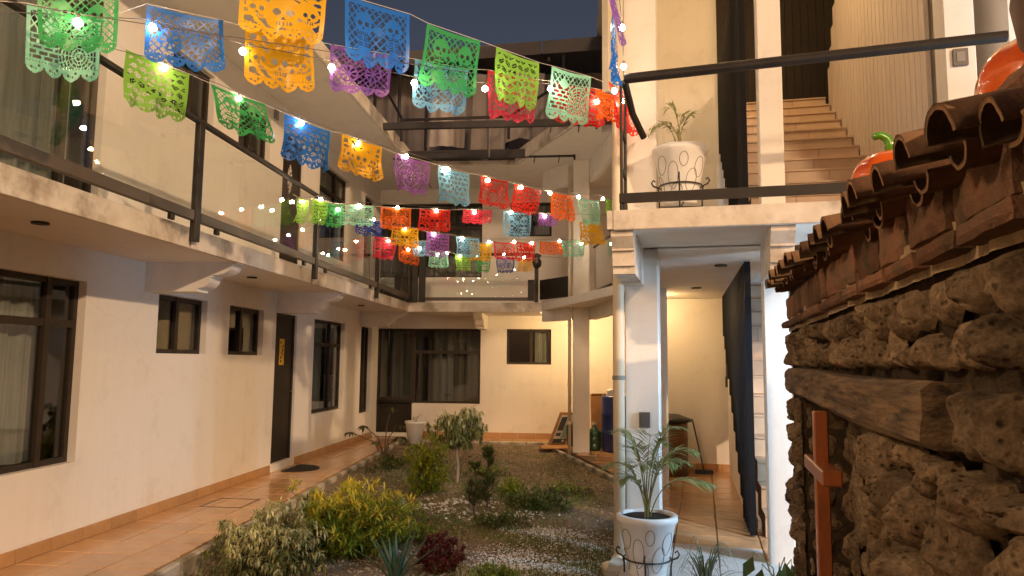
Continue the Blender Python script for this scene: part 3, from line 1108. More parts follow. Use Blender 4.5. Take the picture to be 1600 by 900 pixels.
# stairs: two identical flights, one above the other
SD = Vector((.42, 3.1, 0)).normalized()         # direction of climb
SN = Vector((SD.y, -SD.x, 0))                   # to the right
S0 = Vector((1.60, 6.62, 0))
RUN, RISE, NST, SW = .28, .195, 13, 1.26
for fl, z0 in ((0, 0.0), (1, 2.555)):
    sw_ = empty('stair_flight', S0 + EZ * z0, ('lower' if fl == 0 else 'upper') + ' flight of tan tiled stairs ' + ('behind the black slats beside the corridor' if fl == 0 else 'climbing from the landing to the dark screen'), 'stairs', 'tiled stair flights')
    body = MB()
    for i in range(NST):
        body.obb(S0 + SD * (RUN * i) + EZ * (z0 + RISE * i - .12 * (i > 0)), SN * SW, SD * (RUN + .02), EZ * (RISE - .006 + .12 * (i > 0)))
    part('stair_body', body, M['grout'], sw_)
    for i in range(NST):
        nt_ = 3
        off = (i % 2) * .17
        cuts = [0, .42 - off * 1.1, .84 - off * .6, SW]
        for j in range(nt_):
            r_ = MB()
            r_.obb(S0 + SD * (RUN * i - .012) + SN * (cuts[j] + .002) + EZ * (z0 + RISE * i + .003), SN * (cuts[j + 1] - cuts[j] - .004), SD * .012, EZ * (RISE - .022))
            part('riser_tile', r_, M['step_tile'], sw_)
        t_ = MB()
        t_.obb(S0 + SD * (RUN * i - .03) + EZ * (z0 + RISE * (i + 1) - .018), SN * SW, SD * (RUN + .03), EZ * .018)
        part('tread', t_, M['step_tile'], sw_)
    # fin screen on the corridor side
    sc_ = empty('slat_screen', S0 + EZ * z0 - SN * .1, ('black vertical slats beside the lower stairs, cutting the corridor light into stripes' if fl == 0 else 'black vertical slats along the left of the upper stairs'), 'screen', 'black slat screens')
    top = 2.415 if fl == 0 else 5.5
    for i in range(13):
        q = S0 - SN * .075 + SD * (RUN * i - .04)
        zb = z0 + max(-.0, RISE * .96 * (i - 2.1)) + .015
        for jj in range(2):
            s_ = MB()
            s_.obb(q + SD * (.135 * jj) + EZ * zb, -SN * .055, SD * .035, EZ * (top - zb))
            part('slat', s_, M['slat'], sc_)
    # stringer wall under the slats
    st = MB()
    for i in range(2, NST):
        st.obb(S0 - SN * .07 + SD * (RUN * i - .04) + EZ * (z0 + .0), SN * .06, SD * RUN, EZ * max(.05, RISE * .96 * (i - 1.9)))
    part('stringer_wall', st, M['wall'], rb)
# beige board screen right of the upper flight, dark screen at its head
sc_ = empty('board_screen', S0 + SN * SW + EZ * 2.6, 'beige vertical boards closing the right side of the upper stairs', 'screen')
for i in range(27):
    t = RUN * 0.5 * i - .55
    q = S0 + SN * (SW + .012) + SD * t
    k_ = max(0, t / RUN)
    zb = 2.57 + RISE * k_ * .98 + (.0 if i % 2 else .02)
    zt = 7.4 if i < 22 else 6.3 - .22 * (i - 22)
    s_ = MB()
    s_.obb(q + EZ * zb, SN * .035, SD * (RUN * .5 - .012), EZ * (zt - zb))
    part('board', s_, M['slat_beige'], sc_)
sc_ = empty('head_screen', S0 + SD * 3.75 + EZ * 4.9, 'dark slatted screen closing the head of the upper stairs', 'screen')
for i in range(17):
    s_ = MB()
    s_.obb(S0 + SD * 3.72 - SN * .12 + SN * (.105 * i) + EZ * 4.5, SN * .10, SD * .03, EZ * 2.9)
    part('slat', s_, M['door'], sc_)

# ------------------------------------------------------------------ railings
rl = empty('glass_railing', (-3.16, 6, 2.57), 'glass balcony railing with dark posts and a round handrail along the left building', 'railing', 'glass balcony railings')
for y in posts + [12.96]:
    p = MB()
    p.bbox(-3.175, -3.125, y - .04, y + .04, 2.45 if y < 12 else 2.57, 3.44, .004)
    part('post', p, M['metal'], rl)
p = MB()
p.tube([(-3.15, -2, 3.455), (-3.15, 13.0, 3.455)], .028, 12)
part('handrail', p, M['metal'], rl)
ys = [-2] + posts + [12.96]
for i in range(len(ys) - 1):
    p = MB()
    p.bbox(-3.17, -3.13, ys[i] + .05, ys[i + 1] - .05, 2.615, 2.70, .004)
    part('bottom_rail', p, M['rail_brown'], rl)
    p = MB()
    ym = (ys[i] + ys[i + 1]) / 2
    for a, c in ((ys[i] + .06, ym - .006), (ym + .006, ys[i + 1] - .06)):
        q = MB()
        q.box(-3.154, -3.146, a, c, 2.71, 3.41)
        part('glass_panel', q, M['rail_glass'], rl)
    for a in (ys[i] + .35, ys[i + 1] - .35):
        p = MB()
        p.bbox(-3.165, -3.135, a - .03, a + .03, 2.566, 2.613, .003)
        part('rail_foot', p, M['metal'], rl)
rl = empty('glass_railing', (-1.9, 13.02, 2.57), 'glass balcony railing across the back building behind the strings of flags', 'railing', 'glass balcony railings')
for x0, x1 in ((-3.10, -3.00), (-2.98, -2.86)):
    p = MB()
    p.bbox(x0, x1, 12.99, 13.05, 2.57, 3.43, .004)
    part('post', p, M['metal'], rl)
for x in (-.80, ):
    p = MB()
    p.bbox(x - .035, x + .035, 12.99, 13.05, 2.57, 3.36, .004)
    part('post', p, M['metal'], rl)
p = MB()
p.bbox(-2.85, -.84, 13.0, 13.04, 2.60, 2.66, .004)
part('bottom_rail', p, M['rail_brown'], rl)
p = MB()
p.tube([(-3.1, 13.02, 3.455), (-.9, 13.02, 3.455)], .028, 12)
part('handrail', p, M['metal'], rl)
for x0, x1 in ((-2.84, -1.92), (-1.90, -.98)):
    q = MB()
    q.box(x0, x1, 13.016, 13.024, 2.665, 3.41)
    part('glass_panel', q, M['rail_glass'], rl)
q = MB()
q.bbox(-.955, -.84, 12.98, 13.02, 2.60, 2.98, .004)
q.obb((-.74, 13.02, 2.615), (.56, -.70, 0), (.02, .016, 0), (0, 0, .36))
part('metal_panel', q, M['metal'], rl)
q = MB()   # dark bundle tied over the post
q.lathe([(.03, 0), (.07, .05), (.085, .14), (.06, .2), (.10, .26), (.02, .29)], 10, (-.80, 13.02, 3.18), lambda a, z: 1 + .25 * math.sin(3 * a + z * 20))
tag(part('tied_cloth', q, M['blackbag'], rl, True))
rl = empty('glass_railing', (.4, 10.2, 2.6), 'short glass balcony railing beside the tall cream drainpipe', 'railing', 'glass balcony railings')
d2 = (q4 - q3)
n2_ = Vector((-d2.y, d2.x, 0)).normalized()
n2_ = n2_ if n2_.y > 0 else -n2_
o0 = q3 + d2 * .05 + EZ * 2.615 + n2_ * .05
q = MB()
q.obb(o0 + EZ * .02, d2 * .9, n2_ * .03, EZ * .07)
part('bottom_rail', q, M['metal'], rl)
q = MB()
q.obb(o0 + EZ * .10, d2 * .9, n2_ * .008, EZ * .70)
part('glass_panel', q, M['rail_glass'], rl)
q = MB()
q.tube([o0 + EZ * .83, o0 + d2 * .9 + EZ * .83], .022, 10)
part('handrail', q, M['metal'], rl)
# landing railing on the right wing
lr = empty('landing_railing', wf(1.2, -.94, 2.58), 'dark metal railing with a round handrail along the landing above the corridor', 'railing')
q = MB()
q.tube([wf(.10, -.90, 3.52), wf(2.5, -.90, 3.575)], .036, 14)
part('handrail', q, M['metal'], lr)
q = MB()
wbox(q, .06, 3.3, -.925, -.885, 2.615, 2.68)
part('bottom_rail', q, M['metal'], lr)
for bq in (-.90, -.62):
    q = MB()
    q.tube([wf(.075, bq, 2.56), wf(.075, bq, 3.48)], .011, 8)
    part('upright', q, M['metal'], lr)
for z in (2.62, 2.86, 3.14):
    q = MB()
    wbox(q, .066, .084, -.895, -.625, z - .012, z + .012)
    part('rung', q, M['metal'], lr)
q = MB()
wbox(q, .06, .09, -.9, -.62, 2.572, 2.66)
part('foot_plate', q, M['metal'], lr)
q = MB()
q.tube([wf(.10, -.90, 3.50), wf(.13, -.6, 3.36), wf(.20, -.45, 3.22)], .026, 10)
part('strut', q, M['metal'], lr)

# ------------------------------------------------------------------ drainpipes
dp = empty('drainpipe', (.305, 5.87, -.1), 'tall cream drainpipe with a grey clamp beside the front column', 'drainpipe')
q = MB()
q.tube([(.305, 5.87, -.06), (.305, 5.87, 2.5), (.312, 5.87, 4.6)], .046, 16)
part('pipe', q, M['pvc'], dp, True)
q = MB()
q.tube([(.305, 5.87, 0.0), (.305, 5.86, -.05), (.27, 5.82, -.075), (.19, 5.76, -.08)], .052, 14)
part('elbow', q, M['pvc'], dp, True)
for z in (1.36, ):
    q = MB()
    q.lathe([(.047, 0), (.052, .002), (.052, .033), (.047, .035)], 18, (.305, 5.87, z))
    part('clamp', q, M['band'], dp)
dp = empty('drainpipe', (-.19, 12.35, 0), 'thin cream downpipe at the garden-side edge of the far column', 'drainpipe')
q = MB()
q.tube([(-.185, 12.30, -.05), (-.185, 12.30, 4.9)], .028, 12)
part('pipe', q, M['pvc'], dp, True)
for z in (.45, 1.1, 2.1):
    q = MB()
    q.lathe([(.029, 0), (.034, .002), (.034, .05), (.029, .052)], 12, (-.185, 12.30, z))
    part('coupling', q, M['pvc'], dp)

# ------------------------------------------------------------------ roof terrace: steel beams, cage, sheets and sheet roof
for nm, y, z, x0, x1, h, lab in (('steel_beam', 10.45, 5.00, -3.06, .22, .10, 'long grey steel beam spanning the courtyard in front of the hanging sheets'),
                                 ('steel_beam', 12.0, 4.98, -3.25, -.12, .14, 'lower grey steel beam spanning the courtyard behind the hanging sheets')):
    bm_ = empty(nm, ((x0 + x1) / 2, y, z), lab, 'beam', 'steel beams over the courtyard')
    q = MB()
    q.box(x0, x1, y - .03, y - .022, z, z + h)
    q.box(x0, x1, y - .022, y + .04, z + h - .008, z + h)
    q.box(x0, x1, y - .022, y + .04, z, z + .008)
    part('channel', q, M['steel'], bm_)
    q = MB()
    q.bbox(x1, x1 + .035, y - .05, y + .05, z - .05, z + h + .04, .006)
    part('end_plate', q, M['steel'], bm_)
    q = MB()
    for dx in (.18, .50):
        q.bbox(x1 - dx - .05, x1 - dx + .03, y - .04, y + .04, z + h, z + h + .07, .006)
        q.tube([(x1 - dx * 1.3, y - .035, z + .02), (x1 - dx * 1.3 - .02, y - .05, z - .12)], .008, 6)
    part('clamp', q, M['steel'], bm_)
cg = empty('steel_cage', (-1.6, 10.9, 5.1), 'open grey steel cage of thin bars on the roof terrace', 'frame')
def ybar(lst, r=.018, name='bar'):
    for a, c in lst:
        q_ = MB()
        q_.tube([a, c], r, 6)
        part(name, q_, M['steel'], cg)
ybar([((-2.83, 10.9, 5.30), (-1.12, 10.9, 5.32)), ((-2.83, 10.9, 4.96), (-2.83, 10.9, 5.32)), ((-1.12, 10.9, 4.96), (-1.12, 10.9, 5.32)),
      ((-2.83, 10.9, 5.32), (-3.5, 12.4, 6.35)), ((-1.12, 10.9, 5.32), (-.1, 12.4, 6.6))], .024)
ybar([((-2.73, 12.2, 5.1), (-2.73, 12.2, 6.6)), ((-3.25, 12.3, 5.1), (-3.25, 12.3, 6.9)), ((-1.85, 12.2, 5.1), (-1.85, 12.2, 6.8)), ((-1.28, 12.2, 5.1), (-1.28, 12.2, 6.8)), ((-.3, 12.3, 5.1), (-.3, 12.3, 6.9)), ((-3.7, 12.3, 5.1), (-3.7, 12.3, 7.2))], .03, 'upright')


def hung_sheet(x0, x1, y, z0, z1, sag, label, group='grey sheets hung on the terrace'):
    m_ = MB()
    nx, nz = 36, 10
    ph = rng.random() * 9
    for j in range(nz + 1):
        for i in range(nx + 1):
            s, t = i / nx, j / nz
            zz = z1 + (z0 - z1) * t
            x = x0 + (x1 - x0) * s
            m_.v.append((x + .05 * t * math.sin(s * 7 + ph), y + (.03 + .07 * t) * math.sin(x * 13 + ph + 1.5 * math.sin(x * 4)) + .02 * math.sin(x * 37),
                         zz - sag * t * (1 - (2 * s - 1) ** 2) * .5))
    for j in range(nz):
        for i in range(nx):
            a = j * (nx + 1) + i
            m_.f.append((a, a + 1, a + nx + 2, a + nx + 1))
    return solo('hanging_sheet', m_, M['cloth'], label, 'sheet', group, True, (x0, y, z1))


hung_sheet(-4.2, -2.5, 13.5, 5.12, 7.2, 0, 'wide grey sheet hanging behind the steel cage, at the far end by the left eave')
hung_sheet(-2.6, .6, 13.6, 5.12, 7.1, .1, 'very wide grey sheet closing the back of the roof terrace behind the cage')
hung_sheet(-2.66, -1.98, 12.05, 5.22, 6.5, .06, 'leftmost of the three narrow grey cloths hanging inside the steel cage')
hung_sheet(-1.86, -1.32, 12.05, 5.02, 6.5, .10, 'longest of the three narrow grey cloths, in the middle of the cage')
hung_sheet(-1.26, -.62, 12.05, 5.25, 6.5, -.12, 'rightmost of the three narrow grey cloths, with an upturned hem')
tr_ = empty('terrace_roof', (-1.5, 12.6, 7.3), 'brown sheet roof over the roof terrace against the evening sky', 'roof')
q = MB()
n = 90
for i in range(n + 1):
    x = -4.6 + 5.2 * i / n
    z = 7.06 + .018 * math.cos(i * 2.1)
    q.v += [(x, 12.62, z + .045 * (x + 2)), (x, 17.5, z + .7 + .045 * (x + 2))]
    if i:
        k_ = 2 * i
        q.f.append((k_ - 2, k_ - 1, k_ + 1, k_))
part('roof_sheet', q, M['roofsheet'], tr_, True)
for i in range(4):
    q = MB()
    x0 = -4.6 + 1.3 * i
    q.obb((x0 + .01, 12.6, 7.02 + .045 * (x0 + 2)), (1.28, 0, 1.28 * .045), (0, .03, 0), (0, 0, .25))
    part('fascia_sheet', q, M['roofsheet'], tr_)
for x in (-3.4, -2.0, -.6):
    q = MB()
    q.obb((x, 12.64, 6.95), (.05, 0, 0), (0, 4.8, .7), (0, 0, .08))
    part('rafter', q, M['steel'], tr_)
q = MB()
q.box(-3.0, -1.14, 12.03, 12.43, 5.06, 5.10)
solo('dark_panel', q, M['steel'], 'dark flat panel lying over the gap behind the lower steel beam', 'panel')

# ------------------------------------------------------------------ small things on the facades
q = MB()
q.prism([(.40 * math.cos(R(a)), .40 * math.sin(R(a)) * .8) for a in range(-90, 91, 12)], (XL + .12, 9.80, .0015), (1, 0, 0), (0, 1, 0), (0, 0, .012))
solo('door_mat', q, M['mat'], 'half-round black door mat on the tiles at the dark ground-floor door', 'mat', None, False, (XL + .12, 9.8, 0))


def cut_sign(name, y0, y1, z0, z1, m, label):
    mm = MB()
    nx, nz = 10, 26
    for i in range(nx):
        for j in range(nz):
            u_, v_ = (i + .5) / nx, (j + .5) / nz
            edge = u_ < .12 or u_ > .88 or v_ < .05 or v_ > .95
            if not edge and math.sin(u_ * 9 + 2 * math.sin(v_ * 14)) * math.cos(v_ * 22) > .25:
                continue
            if name == 'oval_ornament' and ((u_ - .5) / .5) ** 2 + ((v_ - .5) / .5) ** 2 > 1:
                continue
            y = y0 + (y1 - y0) * i / nx
            z = z0 + (z1 - z0) * j / nz
            mm.obb((XL - .049, y, z), (.003, 0, 0), (0, (y1 - y0) / nx, 0), (0, 0, (z1 - z0) / nz))
    return solo(name, mm, m, label, 'door ornament', None, False, (XL - .05, y0, z0))


cut_sign('paper_ornament', 9.66, 9.82, 1.42, 1.78, M['signyellow'], 'yellow cut-paper strip fixed to the dark ground-floor door')
cut_sign('oval_ornament', 9.70, 9.84, 3.86, 4.28, M['signwhite'], 'white oval lace ornament on the dark upper door behind the railing')

# two small ceiling lamps in the far gallery, behind the columns and the beam
for i, (gp, ge) in enumerate((((0.98, 9.92, 2.30), 18.0), ((0.05, 13.0, 2.33), 72.0), ((1.45, 7.6, 6.6), 92.0))):
    gl_ = bpy.data.lights.new('gallery_light', 'POINT')
    gl_.energy = ge
    gl_.color = (1.0, 0.62, 0.27)
    gl_.shadow_soft_size = 0.07
    go_ = bpy.data.objects.new('gallery_light', gl_)
    COL.objects.link(go_)
    go_.location = gp
    zc = 2.424 if i < 2 else 7.448
    t = empty('ceiling_lamp', (gp[0], gp[1], zc), ('small ceiling lamp in the gallery behind the front column', 'small ceiling lamp in the gallery behind the slender far column', 'ceiling lamp high over the upper stairs')[i], 'lamp', 'gallery ceiling lamps')
    q = MB()
    q.lathe([(.03, -.015), (.05, -.01), (.06, 0)], 14, (gp[0], gp[1], zc))
    part('lamp_holder', q, M['trim'], t)
for i, (yp, ye) in enumerate(FILL_LAMPS):  # housings and poles added to carry the unseen fill lights
    x, y, z = yp
    sx = 1 if i == 0 else -1
    t = empty('fill_lamp', yp, 'added unseen floodlight on ' + ('a tall pole behind the stone wall' if i == 0 else 'the railing of the left balcony'), 'fill_lamp', 'added fill lamps')
    q = MB()
    q.bbox(x + sx * .28 - .08, x + sx * .28 + .08, y - .42, y - .26, z - .12, z + .12, .01)
    part('housing', q, M['metal'], t)
    q = MB()
    if i == 0:
        q.tube([(x + .28, y - .34, -.4), (x + .28, y - .34, z - .12)], .04, 10)
    else:
        q.tube([(x - .2, y - .34, z - .12), (x - .28, y - .34, 3.1)], .02, 8)
    part('pole', q, M['metal'], t)

# ------------------------------------------------------------------ LED lamp behind the stone wall (throws the stripes)
LP_ = Vector((2.72, 4.92, 2.35))
ld = empty('wall_lamp', LP_, 'white LED lamp on a post behind the stone wall, lighting the corridor', 'lamp')
q = MB()
q.bbox(LP_.x + .035, LP_.x + .085, LP_.y - .16, LP_.y - .05, LP_.z - .10, LP_.z + .12, .01)
part('housing', q, M['plate'], ld)
q = MB()
q.tube([(LP_.x + .06, LP_.y - .10, -.4), (LP_.x + .06, LP_.y - .10, LP_.z - .10)], .025, 10)
part('post', q, M['metal'], ld)
q = MB()
q.box(LP_.x - .16, LP_.x + .085, LP_.y - .2, LP_.y + .2, LP_.z + .121, LP_.z + .135)
q.box(LP_.x - .17, LP_.x - .16, LP_.y - .2, LP_.y + .2, LP_.z - .045, LP_.z + .135)
q.box(LP_.x - .16, LP_.x + .085, LP_.y + .2, LP_.y + .21, LP_.z - .045, LP_.z + .135)
q.box(LP_.x - .16, LP_.x + .085, LP_.y - .21, LP_.y - .2, LP_.z - .045, LP_.z + .135)
part('hood', q, M['plate'], ld)
q = MB()
q.bbox(LP_.x - .012, LP_.x + .012, LP_.y - .012, LP_.y + .012, LP_.z + .05, LP_.z + .08, .003)
part('led_chip', q, M['led'], ld)
ll = bpy.data.lights.new('led_light', 'POINT')
ll.energy = 165
ll.color = (0.47, 0.73, 1.0)
ll.shadow_soft_size = 0.03
lo = bpy.data.objects.new('led_light', ll)
COL.objects.link(lo)
lo.location = LP_
# second LED lamp, lower and farther to the right
L2 = Vector((4.2, 4.2, 1.55))
l2 = bpy.data.lights.new('led_light', 'POINT')
l2.energy = 330
l2.color = (0.50, 0.74, 1.0)
l2.shadow_soft_size = 0.35
l2o = bpy.data.objects.new('led_light', l2)
COL.objects.link(l2o)
l2o.location = L2
ld = empty('wall_lamp', L2, 'open white LED lamp on a low post, farther behind the stone wall', 'lamp')
q = MB()
q.bbox(L2.x + .08, L2.x + .14, L2.y - .08, L2.y + .08, L2.z - .10, L2.z + .10, .01)
part('housing', q, M['plate'], ld)
q = MB()
q.tube([(L2.x + .11, L2.y, -.4), (L2.x + .11, L2.y, L2.z - .10)], .025, 10)
part('post', q, M['metal'], ld)

# ------------------------------------------------------------------ pots on iron stands
def pot_on_stand(x, y, z, s, label, slabel, group):
    p = empty('flower_pot', (x, y, z), label, 'flower pot', group)
    q = MB()
    q.lathe([(.001, .0), (.125, .0), (.128, .02), (.205, .405), (.222, .42), (.222, .455), (.215, .462), (.188, .462), (.184, .45), (.176, .41)], 40, (0, 0, 0))
    q.v = [(x + v[0] * s, y + v[1] * s, z + v[2] * s) for v in q.v]
    part('pot_body', q, M['pot'], p, True)
    q = MB()
    q.lathe([(.001, .438), (.183, .440)], 28)
    q.v = [(x + v[0] * s, y + v[1] * s, z + v[2] * s) for v in q.v]
    part('pot_soil', q, M['dirt'], p)
    q = MB()

    def on(a, h):
        r = .128 + (.205 - .128) * (h - .02) / .385 + .001
        return (x + r * s * math.cos(a), y + r * s * math.sin(a), z + h * s)
    for lp in ((-2.6, .30, .30, .07, .5), (-2.05, .21, .25, .11, -.4), (-1.55, .33, .18, .055, .3), (-1.15, .17, .33, .09, .7), (-1.9, .09, .30, .06, 0), (-.75, .28, .28, .08, .2), (-2.9, .15, .22, .09, .9)):
        pts = []
        for i in range(26):
            t = 2 * math.pi * i / 25 * 1.06
            ca, sa = math.cos(t), math.sin(t)
            da, dh = lp[2] * ca, lp[3] * sa
            pts.append(on(lp[0] + da * math.cos(lp[4]) - dh * 2.4 * math.sin(lp[4]), min(.40, max(.02, lp[1] + dh * math.cos(lp[4]) + da * .28 * math.sin(lp[4])))))
        q.tube(pts, .0022 * s, 5)
    part('scribble', q, M['potline'], p)
    st = empty('pot_stand', (x, y, z - .16), slabel, 'plant stand', 'iron plant stands')
    q = MB()
    rr = .128 + .077 * (.13 / .385) + .014
    ring = [(x + rr * s * math.cos(a), y + rr * s * math.sin(a), z + .15 * s) for a in np.linspace(0, 2 * math.pi, 33)[:-1]]
    q.tube(ring, .006, 6, closed=True)
    part('ring', q, M['iron'], st)
    for k_ in range(4):
        a = -2.0 + k_ * math.pi / 2 + .25
        ca, sa = math.cos(a), math.sin(a)
        q = MB()
        pts = [(rr * s, -.14), (rr * s, .10), (rr * s + .01, .15 * s), (rr * s + .045, .165 * s), (rr * s + .06, .19 * s), (rr * s + .045, .215 * s), (rr * s + .03, .20 * s)]
        q.tube([(x + r_ * ca, y + r_ * sa, z + h_) for r_, h_ in pts], .007, 6)
        part('leg', q, M['iron'], st)
    q = MB()
    q.tube([(x - rr * s, y, z - .014), (x + rr * s, y, z - .014)], .006, 6)
    q.tube([(x, y - rr * s, z - .014), (x, y + rr * s, z - .014)], .006, 6)
    part('cross_bar', q, M['iron'], st)


pot_on_stand(.475, 5.38, -.035, .98, 'white scribbled flower pot with an areca palm at the foot of the front column', 'black iron stand under the white pot by the foot of the drainpipe', 'white scribbled pots')
pot_on_stand(.80, 5.78, 2.76, 1.0, 'white scribbled flower pot on the upper landing behind the railing', 'black iron stand under the pot on the upper landing', 'white scribbled pots')


# ------------------------------------------------------------------ plants
def leaf(mb, p, d, up, ln, wd, curl=0.0, fold=.25):
    """folded pointed leaf, two halves, bending down by curl"""
    d = d.normalized()
    sd = d.cross(up)
    if sd.length < 1e-4:
        sd = d.cross(Vector((1, .2, 0)))
    sd.normalize()
    nrm = sd.cross(d).normalized()
    a = p + d * (ln * .42) - nrm * (curl * ln * .12)
    t = p + d * (ln * (1 - .25 * abs(curl))) - nrm * (curl * ln * .55)
    o = len(mb.v)
    mb.v += [tuple(p), tuple(a + sd * wd + nrm * wd * fold), tuple(a), tuple(a - sd * wd + nrm * wd * fold), tuple(t)]
    mb.f += [(o, o + 2, o + 1), (o, o + 3, o + 2), (o + 1, o + 2, o + 4), (o + 2, o + 3, o + 4)]


def rdir():
    v = Vector(rng.normal(0, 1, 3))
    return v.normalized()


def shrub(name, c, rad, clumps, per, ln, wd, mats, label, cat='shrub', base=None, upward=.5, droop=.0, spread=.9, stems=9, surf=.55, twig='twig', lump=.2, group=None):
    """twigs that end in whorls of leaves; crown outline broken by noise"""
    base = base or (c[0], c[1], gz(c[0], c[1]))
    t = empty(name, base, label, cat, group)
    bufs = [MB() for _ in mats]
    tw = MB()
    c = Vector(c)
    for i in range(clumps):
        v = rdir()
        rr = (surf + (1 - surf) * rng.random()) if rng.random() < .75 else rng.random() * surf
        k_ = 1 + lump * 2.2 * mnoise.noise((v.x * 2.1 + c.x * 5, v.y * 2.1, v.z * 2.1 + c.y))
        p = c + Vector((v.x * rad[0], v.y * rad[1], v.z * rad[2])) * rr * k_
        if p.z < base[2] + .02:
            p.z = base[2] + .02 + .1 * rng.random()
        ax = (Vector((v.x, v.y, v.z * .6)) * (1 - upward) + Vector((0, 0, 1)) * upward + rdir() * .35).normalized()
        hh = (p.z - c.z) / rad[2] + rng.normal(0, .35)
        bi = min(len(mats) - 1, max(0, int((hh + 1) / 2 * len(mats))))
        if i % 3 == 0 and stems:
            root = Vector(base) + Vector((rng.normal(0, rad[0] * .12), rng.normal(0, rad[1] * .12), 0))
            mid = (root + p) / 2 + Vector((0, 0, rad[2] * .12))
            tw.tube([root, mid, p], .006, 4, .002, cap=False)
        for j in range(per):
            d = (ax * (1 - spread * .6) + rdir() * spread).normalized()
            if droop:
                d = (d + Vector((0, 0, -droop * (.5 + rng.random())))).normalized()
            l_ = ln * (.65 + .6 * rng.random())
            leaf(bufs[bi], p + rdir() * ln * .25, d, Vector((0, 0, 1)), l_, wd * (.8 + .4 * rng.random()), (.5 + rng.random() * .6) * (.4 + droop))
    part('twigs', tw, M[twig], t)
    for m_, k in zip(bufs, mats):
        if m_.v:
            part('foliage', m_, L[k], t)
    return t


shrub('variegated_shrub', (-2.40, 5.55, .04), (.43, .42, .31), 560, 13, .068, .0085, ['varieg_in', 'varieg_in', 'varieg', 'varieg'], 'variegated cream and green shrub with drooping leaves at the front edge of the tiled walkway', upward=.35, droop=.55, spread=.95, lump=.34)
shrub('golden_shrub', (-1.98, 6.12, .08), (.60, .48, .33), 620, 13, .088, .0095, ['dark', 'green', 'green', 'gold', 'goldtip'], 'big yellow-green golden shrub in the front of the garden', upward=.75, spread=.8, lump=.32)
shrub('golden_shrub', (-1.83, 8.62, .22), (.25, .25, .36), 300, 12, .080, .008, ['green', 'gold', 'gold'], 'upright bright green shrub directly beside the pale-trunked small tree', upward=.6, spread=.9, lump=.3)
shrub('red_shrub', (-1.09, 5.75, -.01), (.20, .20, .17), 190, 10, .038, .012, ['red'], 'small round maroon shrub between the agave and the white gravel', upward=.3, spread=1.0)
shrub('ground_cover_plant', (-.46, 7.95, -.02), (.40, .28, .17), 210, 11, .06, .010, ['dark', 'conifer', 'conifer'], 'low dark green spreading plant in the middle of the garden by the gravel', upward=.5, spread=1.0, lump=.35)
shrub('ground_cover_plant', (-.78, 7.15, -.06), (.30, .22, .10), 110, 10, .05, .008, ['dark', 'conifer'], 'low grassy green tuft in front of the thin conifers', upward=.7, spread=.9, lump=.35)
shrub('weedy_plant', (-.82, 8.6, .0), (.16, .16, .15), 60, 9, .06, .01, ['green', 'gold'], 'small yellowish weed behind the thin conifers', upward=.6)
shrub('weedy_plant', (-2.75, 10.5, -.03), (.28, .9, .09), 110, 8, .05, .012, ['dark'], 'dark green creeping weed along the edge of the walkway', upward=.5, lump=.4)

for i, (x, y, rx, ry, lab) in enumerate(((-1.45, 6.55, .28, .22, 'low green weed just behind the maroon shrub'), (-2.55, 7.3, .24, .5, 'dark low weed along the kerb behind the golden shrub'), (-.12, 8.75, .30, .22, 'low weed beside the right-hand kerb, behind the dark spreading plant'),
                                          (-1.25, 9.9, .35, .22, 'low green weed on the soil behind the small tree'), (-.62, 5.45, .22, .14, 'low weed at the very front of the gravel patch'))):
    shrub('weedy_plant', (x, y, gz(x, y) + .05), (rx, ry, .07), 70, 9, .055, .008, ['dark', 'green'], lab, upward=.65, spread=.95, lump=.4)

# small tree with a weeping variegated crown
T0 = Vector((-1.575, 9.3, gz(-1.575, 9.3)))
tr = shrub('small_tree', (-1.56, 9.3, .66), (.36, .34, .25), 330, 13, .085, .010, ['varieg_in', 'varieg_in', 'varieg'], 'small tree with a pale trunk and a weeping variegated crown', 'tree', tuple(T0), droop=.9, spread=.9, lump=.25, stems=0)
tr.children[0].name = 'twigs'
q = MB()
q.tube([T0 + Vector((0, 0, -.05)), T0 + Vector((.012, 0, .2)), T0 + Vector((-.012, .0, .42)), T0 + Vector((.01, 0, .66))], .022, 9, .014)
part('trunk', q, M['bark'], tr, True)
q = MB()
for i in range(9):
    a = i * .7
    q.tube([T0 + Vector((.0, 0, .55)), T0 + Vector((.12 * math.cos(a), .12 * math.sin(a), .78)), T0 + Vector((.28 * math.cos(a), .27 * math.sin(a), .80 + .08 * math.sin(i * 3)))], .009, 5, .004)
part('limbs', q, M['bark'], tr)

# thin conifers
for x, y, h, lab in ((-1.0, 7.86, .66, 'taller of the two thin young conifers in the middle of the garden'), (-1.12, 7.7, .50, 'shorter of the two thin young conifers, nearer the small tree')):
    t = empty('conifer', (x, y, gz(x, y)), lab, 'tree', 'thin young conifers')
    q, f = MB(), MB()
    z0 = gz(x, y)
    q.tube([(x, y, z0 - .03), (x + .01, y, z0 + h)], .012, 6, .003)
    for i in range(70):
        zz = z0 + h * (.12 + .86 * rng.random())
        a = rng.random() * 6.28
        ln = (.05 + .12 * (1 - (zz - z0) / h)) * (.6 + .6 * rng.random())
        cl = .5 + .5 * math.sin(zz * 17)
        if cl < .25:
            continue
        d = Vector((math.cos(a), math.sin(a), .9)).normalized()
        p = Vector((x, y, zz))
        q.tube([p, p + d * ln], .004, 4, .002, cap=False)
        for j in range(34):
            s = .2 + .9 * rng.random()
            leaf(f, p + d * ln * s, (d + rdir() * .7).normalized(), Vector((0, 0, 1)), .05 + .03 * rng.random(), .0035, .2)
    for j in range(60):
        leaf(f, Vector((x + .01, y, z0 + h * (.85 + .17 * rng.random()))), (Vector((0, 0, 1)) + rdir() * .8).normalized(), Vector((1, 0, 0)), .07, .0035, .2)
    part('trunk', q, M['twig'], t)
    part('crown', f, L['conifer'], t)

